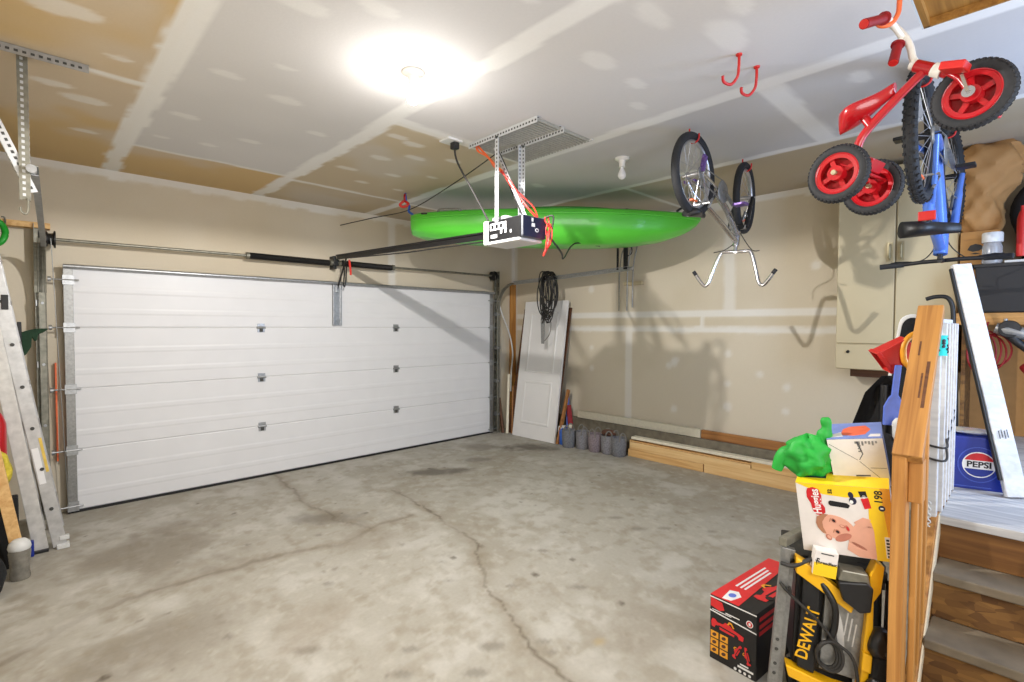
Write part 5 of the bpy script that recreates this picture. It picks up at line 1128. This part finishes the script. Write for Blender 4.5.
# toys and shovel behind the railing
sh_ = thing('snow_shovel', 'black snow shovel standing behind the stair rail', 'shovel', (2.75, .48, 0))
q = MB(); rings = []
for z, w, y in ((.78, .20, .50), (.95, .20, .52), (1.15, .17, .52), (1.30, .12, .50), (1.38, .05, .475)):
    rings.append([V((2.74 + dx + .05 * (z - .8), y + s * w * .5 - .02, z)) for dx, s in ((0, -1), (.03, -.5), (.035, .5), (0, 1), (.012, 1), (.05, .5), (.045, -.5), (.012, -1))])
q.loft(rings); q.build('blade', 'matte_black', sh_, 0, 40)
q = MB(); q.tube([(2.78, .475, .02), (2.78, .475, .9), (2.78, .47, 1.34)], .016, 10); q.build('shaft', 'black', sh_, 0, 50)
tg_ = thing('snowboard', 'black and white narrow board with a rounded tip standing behind the handrail', 'board', (2.95, .43, 0))
b0, b1 = V((2.74, .60, .02)), V((2.975, .408, 1.60)); TT = frame(b0, (.40, -.9, 0), b1 - b0); TT = frame(b0, (b1 - b0).cross(TT.col[2].xyz), b1 - b0); q = MB()
pl = [(-.05, 0), (.05, 0), (.05, 1.60)] + [(.05 * math.cos(a), 1.62 + .05 * math.sin(a)) for a in [i * PI / 10 for i in range(11)]] + [(-.05, 1.60)]
q.prism(pl, .014, TT); q.build('deck', 'white', tg_, .003)
q = MB(); q.prism([(x * .78, .03 + y * .972) for x, y in pl], .002, TT @ Matrix.Translation((0, 0, .0145))); q.prism([(x * .78, .03 + y * .972) for x, y in pl], .002, TT @ Matrix.Translation((0, 0, -.003))); q.build('grip_top', 'matte_black', tg_)
bk_ = thing('toy_bucket', 'red plastic toy bucket with an amber handle behind the stair rail', 'bucket', (2.73, .45, 1.45))
TT = frame((2.735, .432, 1.482), (2.741 - 2.686, .423 - .473, 1.566 - 1.478), (.9, .45, 0)); TT = frame((2.735, .432, 1.482), (.9, .45, .1), (2.725 - 2.686, .432 - .473, 1.404 - 1.478), None)
q = MB(); q.loft([[TT @ V((.05 * w * sx, .052 * w * sy, z)) for sx, sy in ((-1, -1), (1, -1), (1, 1), (-1, 1))] for z, w in ((-.07, .85), (.045, 1), (.047, 1.08), (.062, 1.08), (.062, .95), (-.055, .8))]); q.build('bucket_body', 'red_pl', bk_, .003)
q = MB(); q.tube(smooth_path([(2.76, .345, 1.575), (2.725, .369, 1.567), (2.70, .392, 1.524), (2.70, .39, 1.46), (2.717, .372, 1.426), (2.73, .36, 1.40)]), .012, 10); q.build('handle', 'amber', bk_, 0, 60)
ty = thing('toy_spade', 'periwinkle blue plastic toy spade wedged behind the handrail', 'toy', (2.72, .44, 1.15))
q = MB(); q.prism([(-.03, 0), (.03, 0), (.035, .08), (.02, .12), (.012, .13), (.012, .26), (-.012, .26), (-.012, .13), (-.02, .12), (-.035, .08)], .014, frame((2.655, .425, 1.18), (.45, -.89, 0), (.12, -.06, 1))); q.build('spade', 'peri', ty, .004)
tag(lump('white_rag', 'white', (2.62, .395, 1.17), (.018, .018, .05), None, None, 31, 16, 10, .3), 'small white rag tucked against the handrail above the blue carton', 'rag')
tag(lump('dark_jacket', 'matte_black', (2.62, .43, .92), (.05, .06, .23), None, None, 33), 'black jacket stuffed between the cartons and the handrail', 'jacket')

# ------------------------------------------------------------------ lumber by the right wall
def board(lo, hi, m, label, group='lumber boards stacked along the wall'):
    return tag(MB().b2(lo, hi).build('lumber_board', m, None, .003), label, 'board', group)
board((5.30, 2.50, 0), (5.34, 3.46, .088), 'pale_wood', 'short pine board on the floor, its end beside the grey felt baskets')
board((5.30, .95, 0), (5.34, 2.49, .14), 'pale_wood2', 'wide pine board on the floor at the front of the lumber stack')
board((5.302, 2.0, .09), (5.34, 3.44, .178), 'pale_wood2', 'pine board lying on the short front board of the lumber stack')
board((5.303, .95, .142), (5.34, 1.99, .215), 'pale_wood', 'pine board resting on the wide front board')
board((5.345, .95, 0), (5.383, 3.47, .19), 'pale_wood', 'tall pine board standing second in the lumber stack')
board((5.386, .95, 0), (5.422, 3.4, .225), 'pale_wood2', 'pine board standing against the concrete ledge')
board((5.305, 1.6, .192 + .024), (5.40, 3.42, .245), 'cream_wood', 'pale cream board lying flat on top of the lumber stack')
q = MB(); q.b2((5.46, 2.615, .3355), (5.505, 4.39, .43)); tag(q.build('ledge_board', 'cream_wood', None, .003), 'long cream painted board standing on the concrete ledge', 'board')
q = MB(); q.b2((5.462, 1.32, .3355), (5.50, 2.605, .43)); tag(q.build('ledge_board', 'brown_wood', None, .003), 'brown board standing on the concrete ledge above the lumber', 'board')

# ------------------------------------------------------------------ felt baskets
def basket(x, y, m, label, tilt, contents=None):
    t = thing('felt_basket', label, 'basket', (x, y, 0), None, 'grey felt baskets by the lumber')
    T = Matrix.Translation((x, y, 0)) @ rot(tilt)
    MB().lathe([(0, 0), (.075, 0), (.083, .01), (.09, .11), (.093, .225), (.088, .23), (.083, .225), (.076, .02), (0, .018)], T, 28).build('basket_wall', m, t, 0, 40)
    for s in (-1, 1):
        q = MB(); q.tube([T @ p for p in smooth_path([V((s * .086, -.04, .19)), V((s * .088, -.035, .26)), V((s * .086, 0, .295)), V((s * .088, .035, .26)), V((s * .086, .04, .19))])], .008, 8); q.build('handle', 'rope', t, 0, 60)
    q = MB(); q.lathe([(0, .17), (.06, .168), (.079, .15), (.077, .13), (0, .13)], T, 20); q.build('soil', contents or 'dark_soil', t, 0, 60)
bs = [(5.12, 4.26, 'basket_bl', 'grey felt basket beside the blue jug, at the door end of the row', .4), (5.19, 4.08, 'basket', 'plain grey felt basket, second from the blue jug', .9), (5.19, 3.88, 'basket_pk', 'mauve-tinted grey felt basket in the middle of the row', .2), (5.22, 3.70, 'basket', 'grey felt basket with brown cloth heaped on top', .7), (5.215, 3.535, 'basket_bl', 'grey felt basket touching the end of the lumber stack', 1.1)]
for a in bs: basket(*a)
tag(lump('brown_cloth', 'brown_c', (5.225, 3.70, .262), (.08, .085, .04), None, None, 41, 24, 12, .3), 'crumpled brown cloth on top of a felt basket', 'cloth')

# ------------------------------------------------------------------ panel door leaning in the corner
pd = thing('panel_door', 'white two-panel interior door leaning against the wall in the corner', 'door panel', (5.08, 4.9, 0))
A, B = V((5.065, 5.29, .0)), V((5.095, 4.50, .0)); upv = V((.287, .012, 1.958)); PW = (B - A).length; PH = upv.length
ex = (B - A).normalized(); ey = (upv - ex * upv.dot(ex)).normalized(); T = frame(A + V((.0, 0, .004)), ex, ey)
q = MB(); q.prism([(0, 0), (PW, 0), (PW, PH), (0, PH)], .035, T @ Matrix.Translation((0, 0, -.035)))
def ring_(q, x0, y0, x1, y1, w, h, mi):
    for lo, hi in (((x0, y0), (x1, y0 + w)), ((x0, y1 - w), (x1, y1)), ((x0, y0), (x0 + w, y1)), ((x1 - w, y0), (x1, y1))): q.rect(lo[0], lo[1], hi[0], hi[1], T, mi, h)
q.build('door_slab', 'panel_white', pd, .002)
for y0, y1 in ((.2, .82), (.94, PH - .16)):
    q = MB(); x0, x1 = .13, PW - .13
    o_ = [(x0, y0), (x1, y0), (x1, y1), (x0, y1)]; pr = [(0, 0), (.012, .007), (.028, .007), (.04, .001), (.055, .001)]
    rings = []
    for d, h in pr: rings.append([T @ V((x, y, h)) for x, y in ((x0 + d, y0 + d), (x1 - d, y0 + d), (x1 - d, y1 - d), (x0 + d, y1 - d))])
    q.loft(rings); q.build('raised_panel', 'panel_white', pd)
tag(MB().beam((5.155, 5.0, .0), (5.50, 5.0, 1.86), .93, .02, (-1, 0, .2)).build('plywood_sheet', 'dark_wood', None, .002), 'dark plywood sheet leaning on the wall behind the white panel door', 'board')
tag(MB().beam((5.12, 4.455, 0), (5.36, 4.47, .72), .03, .05).build('wood_strip', 'brown_wood', None, .003), 'brown wood strip leaning beside the white panel door', 'board')
cl = MB(); cc = V((5.02, 4.56, 2.0))
for k in range(15):
    rr_ = random.Random(k); ry, rz = .13 + rr_.uniform(-.05, .03), .30 + rr_.uniform(-.12, .05); o_ = V((rr_.uniform(-.03, .03), rr_.uniform(-.04, .04), .33 - rz)); tl_ = rr_.uniform(-.35, .35)
    cl.tube([cc + o_ + V((.05 * math.sin(a + k), ry * math.cos(a) * math.cos(tl_) - rz * math.sin(a) * math.sin(tl_) * .3, rz * math.sin(a) + ry * math.cos(a) * math.sin(tl_))) for a in [2 * PI * i / 32 for i in range(32)]], .0075, 6, True)
cl.tube(smooth_path([cc + V((0, .02, -.25)), cc + V((0, .07, -.31)), cc + V((0, .10, -.36))]), .008, 6)
tag(cl.build('cable_coil', 'cord', None, 0, 60), 'coil of dark cable hanging from the door track over the panel door', 'cable')
tl2 = thing('hand_saw', 'grey blade tool hanging in front of the white panel door', 'saw', (5.03, 4.66, 1.35))
TT = frame((5.04, 4.67, 1.36), (0, -1, 0), (.0, .0, 1)); q = MB(); q.prism([(-.02, 0), (.035, .0), (.05, .34), (-.03, .34)], .006, TT); q.build('blade', 'steel', tl2, .001)
q = MB(); q.tube(smooth_path([TT @ V((.0, .33, 0)), TT @ V((.01, .40, 0)), TT @ V((.05, .44, 0)), TT @ V((.0, .46, 0))]), .02, 8); q.build('handle', 'black', tl2, 0, 60)
tag(MB().tube(smooth_path([(5.03, 4.62, 1.40), (5.02, 4.52, 1.5), (5.02, 4.50, 1.65), (5.02, 4.56, 1.80)]), .006, 6).build('pull_cord', 'rope', None, 0, 60), 'pale cord looping beside the hanging grey blade', 'cord')
wl = MB().b2((5.40, 5.665, .0), (5.50, 5.708, 2.27)); tag(wl.build('corner_stud', 'pine_z', None, .003), 'orange pine stud standing upright in the corner behind the panel door', 'board')
tag(MB().beam((5.09, 5.42, 0), (5.27, 5.58, .86), .035, .05).build('wood_offcut', 'cream_wood', None, .003), 'pale narrow offcut leaning in the corner beside the door track', 'board')
tag(MB().beam((5.13, 5.36, 0), (5.28, 5.50, .68), .02, .03).build('wood_offcut', 'brown_wood', None, .003), 'short brown offcut leaning between the pale offcut and the panel door', 'board')
tag(MB().beam((5.07, 5.50, 0), (5.14, 5.66, .5), .03, .06).build('wood_offcut', 'dark_wood', None, .003), 'dark brown offcut standing beside the foot of the door track', 'board')
tag(MB().tube(smooth_path([(5.07, 5.62, 1.98), (5.16, 5.6, 1.75), (5.27, 5.58, 1.5), (5.33, 5.56, 1.2), (5.30, 5.56, .9), (5.28, 5.55, .6)]), .012, 8).build('plastic_pipe', 'white', None, 0, 60), 'thin bent white pipe in the corner beside the pine stud', 'pipe')
jg = thing('jug', 'blue and white plastic jug on the floor beside the panel door', 'jug', (5.2, 4.42, 0))
T = Matrix.Translation((5.18, 4.40, 0)); q = MB(); q.loft([[T @ V((.05 * w * math.cos(a), .075 * w * math.sin(a), z)) for a in [2 * PI * i / 20 for i in range(20)]] for z, w in ((0, .95), (.01, 1), (.15, 1), (.19, .8), (.215, .4), (.225, .35))]); q.build('jug_body', 'blue_cl', jg, 0, 50)
q = MB(); q.lathe([(.024, .222), (.026, .225), (.026, .255), (0, .257)], T, 16); q.build('cap', 'white', jg, 0, 40)
q = MB(); q.tube([T @ p for p in smooth_path([V((0, .03, .20)), V((0, .075, .23)), V((0, .09, .17)), V((0, .07, .10))])], .012, 8); q.build('handle', 'white', jg, 0, 60)
tag(MB().beam((5.34, 4.45, .0), (5.43, 4.55, .62), .05, .025).build('toy_bat', 'peri', None, .008), 'blue toy bat leaning on the wall behind the jug', 'toy')
tag(MB().beam((5.34, 4.38, .0), (5.40, 4.5, .5), .07, .03).build('toy_paddle', 'dkred', None, .008), 'dark red paddle leaning on the wall behind the felt baskets', 'toy')
tag(MB().beam((5.26, 4.36, .0), (5.32, 4.40, .25), .05, .03).build('wood_block', 'cream_wood', None, .003), 'short cream wood block leaning between the jug and the first basket', 'board')
gh = thing('garden_hooks', 'bunch of wire hooks hanging from a black strap by the track end', 'hook', (5.35, 3.6, 2.3))
for i, (y, z0, z1) in enumerate(((3.72, 2.6, 1.80), (3.60, 2.3, 1.80), (3.52, 2.2, 1.84))):
    q = MB(); q.tube(smooth_path([(5.46, y - .10 + .02 * i, 2.62), (5.44, y - .06, 2.55), (5.44, y - .03, 2.42), (5.46, y, 2.25), (5.47, y + .01, z1)]), .008, 8); q.build('wire_hook', 'steel' if i else 'galv_d', gh, 0, 60)
q = MB(); q.b2((5.47, 3.40, 2.12), (5.52, 3.66, 2.165)); q.build('peg_bar', 'cabinet', gh, .003)
q = MB(); q.torus(Matrix.Translation((5.44, 3.58, 2.55)) @ rot(PI / 2, PI / 2), .06, .007, 24, 8); q.build('ring', 'black', gh, 0, 60)

# ------------------------------------------------------------------ left corner
la = thing('stepladder', 'folded aluminium stepladder leaning beside the garage door', 'ladder', (.07, 4.9, 0))
def stile(name, f, t_, w, d, m):
    q = MB(); q.beam(f, t_, w, .004, (0, 1, 0)); 
    f, t_ = V(f), V(t_); dd = (t_ - f).normalized(); s = dd.cross(V((0, 1, 0))).normalized()
    for k in (-1, 1): q.beam(f + s * k * w / 2 + V((0, d / 2, 0)), t_ + s * k * w / 2 + V((0, d / 2, 0)), .004, d, (0, 1, 0))
    return q.build(name, m, la, .001)
f1, t1 = (.115, 4.80, .015), (-.235, 4.80, 2.35); f2, t2 = (.015, 4.80, .015), (-.262, 4.80, 2.1)
stile('front_rail', f1, t1, .072, .03, 'alu'); stile('front_rail', (f1[0], 5.25, .015), (t1[0], 5.16, 2.35), .072, .03, 'alu')
stile('rear_rail', f2, t2, .075, .03, 'alu_l'); stile('rear_rail', (f2[0], 5.27, .015), (t2[0], 5.18, 2.1), .06, .03, 'alu_l')
for i in range(7):
    k = .12 + i * .125; a = V(f1).lerp(V(t1), k); q = MB(); q.b2((a.x - .04, 4.805, a.z - .012), (a.x + .04, 5.24 - .08 * k, a.z + .012)); q.build('step', 'alu', la, .002)
    q = MB(); q.cyl((a.x, 4.799, a.z), (a.x, 4.790, a.z), .012, 10); q.build('step_rivet', 'slot', la)
q = MB(); q.b2((.095, 4.77, 0), (.165, 4.84, .03)); q.b2((.11, 4.79, .055), (.165, 4.83, .085)); q.build('foot_pad', 'white', la, .004)
q = MB(); q.b2((-.03, 4.775, 0), (.055, 4.84, .02)); q.build('foot_pad', 'black', la, .004)
a0, a1 = V(f1).lerp(V(t1), .20), V(f1).lerp(V(t1), .31); q = MB(); dd = (a1 - a0); q.beam(a0 + V((-.012, -.0045, 0)), a1 + V((-.012, -.0045, 0)), .036, .002, (0, 1, 0)); q.build('white_sticker', 'white_ink', la)
a0, a1 = V(f1).lerp(V(t1), .235), V(f1).lerp(V(t1), .34); q = MB(); q.beam(a0 + V((.026, -.0045, 0)), a1 + V((.026, -.0045, 0)), .016, .002, (0, 1, 0)); q.build('yellow_sticker', 'sticker', la)
q = MB(); q.b2((-.15, 4.785, 1.70), (-.115, 4.80, 1.80)); q.build('spreader_lock', 'black', la, .003)
tag(MB().b2((-.275, 5.62, 2.385), (.12, 5.715, 2.43)).build('wall_cleat', 'pale_wood', None, .003), 'horizontal pine cleat on the wall above the stepladder', 'board')
gh_ = MB(); gh_.tube([V((-.215, 5.55 , 2.31)) + V((.075 * math.cos(a), .02 * math.sin(2 * a), .10 * math.sin(a))) for a in [2 * PI * i / 28 for i in range(28)]], .022, 10, True); gh_.tube(smooth_path([(-.15, 5.58, 2.36), (-.14, 5.6, 2.40), (-.145, 5.61, 2.44), (-.16, 5.60, 2.44)]), .006, 6, False, 1)
tag(gh_.build('hose_loop', ['green_h', 'steel'], None, 0, 60), 'loop of bright green hose hanging from the pine cleat', 'hose')
gv = thing('garden_glove', 'dark green cloth glove hanging beside the stepladder', 'glove', (-.02, 5.3, 1.5))
q = MB(); TT = frame((-.04, 5.30, 1.47), (1, 0, 0), (0, 0, 1)); pl = [(-.06, .03), (-.03, .07), (.01, .085), (.06, .10), (.13, .10), (.10, .07), (.07, .055), (.065, .015), (.05, .0), (.035, .03), (.03, -.04), (.0, -.10), (-.03, -.11), (-.045, -.04)]
q.prism(pl, .03, TT); q.build('glove_body', 'green_d', gv, .008)
q = MB(); q.b2((-.085, 5.26, 1.44), (-.06, 5.29, 1.62)); q.build('cuff', 'black', gv, .004)
jr = thing('jar', 'grey plastic jar with a white lid on the floor beside the stepladder', 'jar', (-.09, 4.38, 0))
T = Matrix.Translation((-.085, 4.39, 0)); MB().lathe([(0, 0), (.045, 0), (.05, .01), (.046, .06), (.05, .12), (.054, .17), (.05, .19), (0, .19)], T, 24).build('jar_body', 'jar', jr, 0, 40)
MB().lathe([(.052, .188), (.056, .2), (.05, .23), (.03, .25), (0, .255)], T, 24).build('lid', 'white', jr, 0, 50)
tag(MB().beam((-.075, 4.47, .02), (-.21, 4.47, .95), .06, .035, (0, 1, 0)).build('leaning_board', 'pale_wood', None, .003), 'yellow pine board leaning behind the grey jar', 'board')
lump('yellow_bag', 'yellow_cl', (-.17, 4.56, .66), (.06, .05, .13), 'crumpled yellow netting bag hanging beside the stepladder', 'bag', 51, 24, 14, .3)
tag(MB().loft([[V((-.18 + .045 * w * math.cos(a), 4.66 + .045 * w * math.sin(a), z)) for a in [2 * PI * i / 18 for i in range(18)]] for z, w in ((.50, .9), (.53, 1), (.95, 1), (1.0, .7), (1.03, .35), (1.06, .35))]).build('red_canister', 'red', None, 0, 50), 'red canister mounted on the wall behind the yellow bag', 'canister')
tag(MB().b2((-.06, 4.74, 0), (-.02, 4.78, .11)).build('blue_bin', 'pepsi_b', None, .006), 'small blue bin on the floor behind the stepladder foot', 'bin')
tag(MB().b2((-.23, 4.60, 0), (-.09, 4.72, .46)).build('black_crate', 'matte_black', None, .01), 'tall black crate on the floor under the red canister', 'crate')
lump('dark_sack', 'matte_black', (-.21, 4.20, .12), (.07, .10, .14), 'dark sack on the floor by the wall in front of the jar', 'sack', 55)
tag(MB().tube([(-.07, 5.665, .6), (.15 - .02, 5.665, 1.2)], .01, 8).build if False else MB().b2((.128, 5.668, .45), (.14, 5.70, 1.28)).build('orange_weatherstrip', 'orange'), 'thin orange strip on the wall behind the garage door track', 'strip')

# ------------------------------------------------------------------ light
def area(name, loc, target, size, power, col, sy=None):
    l = bpy.data.lights.new(name, 'AREA'); l.energy = power; l.color = col; l.size = size; l.shape = 'RECTANGLE' if sy else 'SQUARE'
    if sy: l.size_y = sy
    o = bpy.data.objects.new(name, l); C.objects.link(o); o.location = loc
    o.rotation_euler = (V(target) - V(loc)).to_track_quat('-Z', 'Y').to_euler(); return o
area('house_doorway_daylight', (3.6, YB - .05, 1.9), (3.6, 2.0, 2.3), .85, 50, (.48, .66, 1.0), 1.9)
area('rear_fill_light', (.9, -1.0, 1.9), (2.6, 4.2, 2.0), 1.6, 46, (.97, .98, 1.0))  # added soft fill behind the camera, no real lamp there
p = bpy.data.lights.new('bulb_light', 'POINT'); p.energy = 9; p.color = (1.0, .97, .93); p.shadow_soft_size = .02
po_ = bpy.data.objects.new('bulb_light', p); C.objects.link(po_); po_.location = (1.515, 2.368, H - .215)
p = bpy.data.lights.new('bulb_downlight', 'SPOT'); p.energy = 190; p.color = (1.0, .97, .93); p.shadow_soft_size = .02; p.spot_size = math.radians(176); p.spot_blend = .1
po_ = bpy.data.objects.new('bulb_downlight', p); C.objects.link(po_); po_.location = (1.515, 2.368, H - .215)
w = bpy.data.worlds.new('world'); bpy.context.scene.world = w; w.use_nodes = True
w.node_tree.nodes['Background'].inputs[0].default_value = (.75, .85, 1, 1); w.node_tree.nodes['Background'].inputs[1].default_value = .6

# ------------------------------------------------------------------ camera
cam = bpy.data.cameras.new('camera'); cam.sensor_width = 36; cam.lens = 501.436 / 1024 * 36; cam.clip_start = .05
co = bpy.data.objects.new('camera', cam); C.objects.link(co); bpy.context.scene.camera = co
yaw, pitch, rollv = [math.radians(a) for a in (46.2932, -1.7044, .1799)]
Fv = V((math.cos(yaw) * math.cos(pitch), math.sin(yaw) * math.cos(pitch), math.sin(pitch))); Rv = V((math.sin(yaw), -math.cos(yaw), 0)); Uv = Rv.cross(Fv)
c_, s_ = math.cos(rollv), math.sin(rollv); Rv, Uv = c_ * Rv + s_ * Uv, -s_ * Rv + c_ * Uv
m = Matrix((Rv, Uv, -Fv)).transposed().to_4x4(); m.translation = V((0, 0, 1.6)); co.matrix_world = m
vs_ = bpy.context.scene.view_settings
vs_.view_transform = 'Standard'; vs_.look = 'None'; vs_.gamma = 1; vs_.use_curve_mapping = False; vs_.exposure = .3
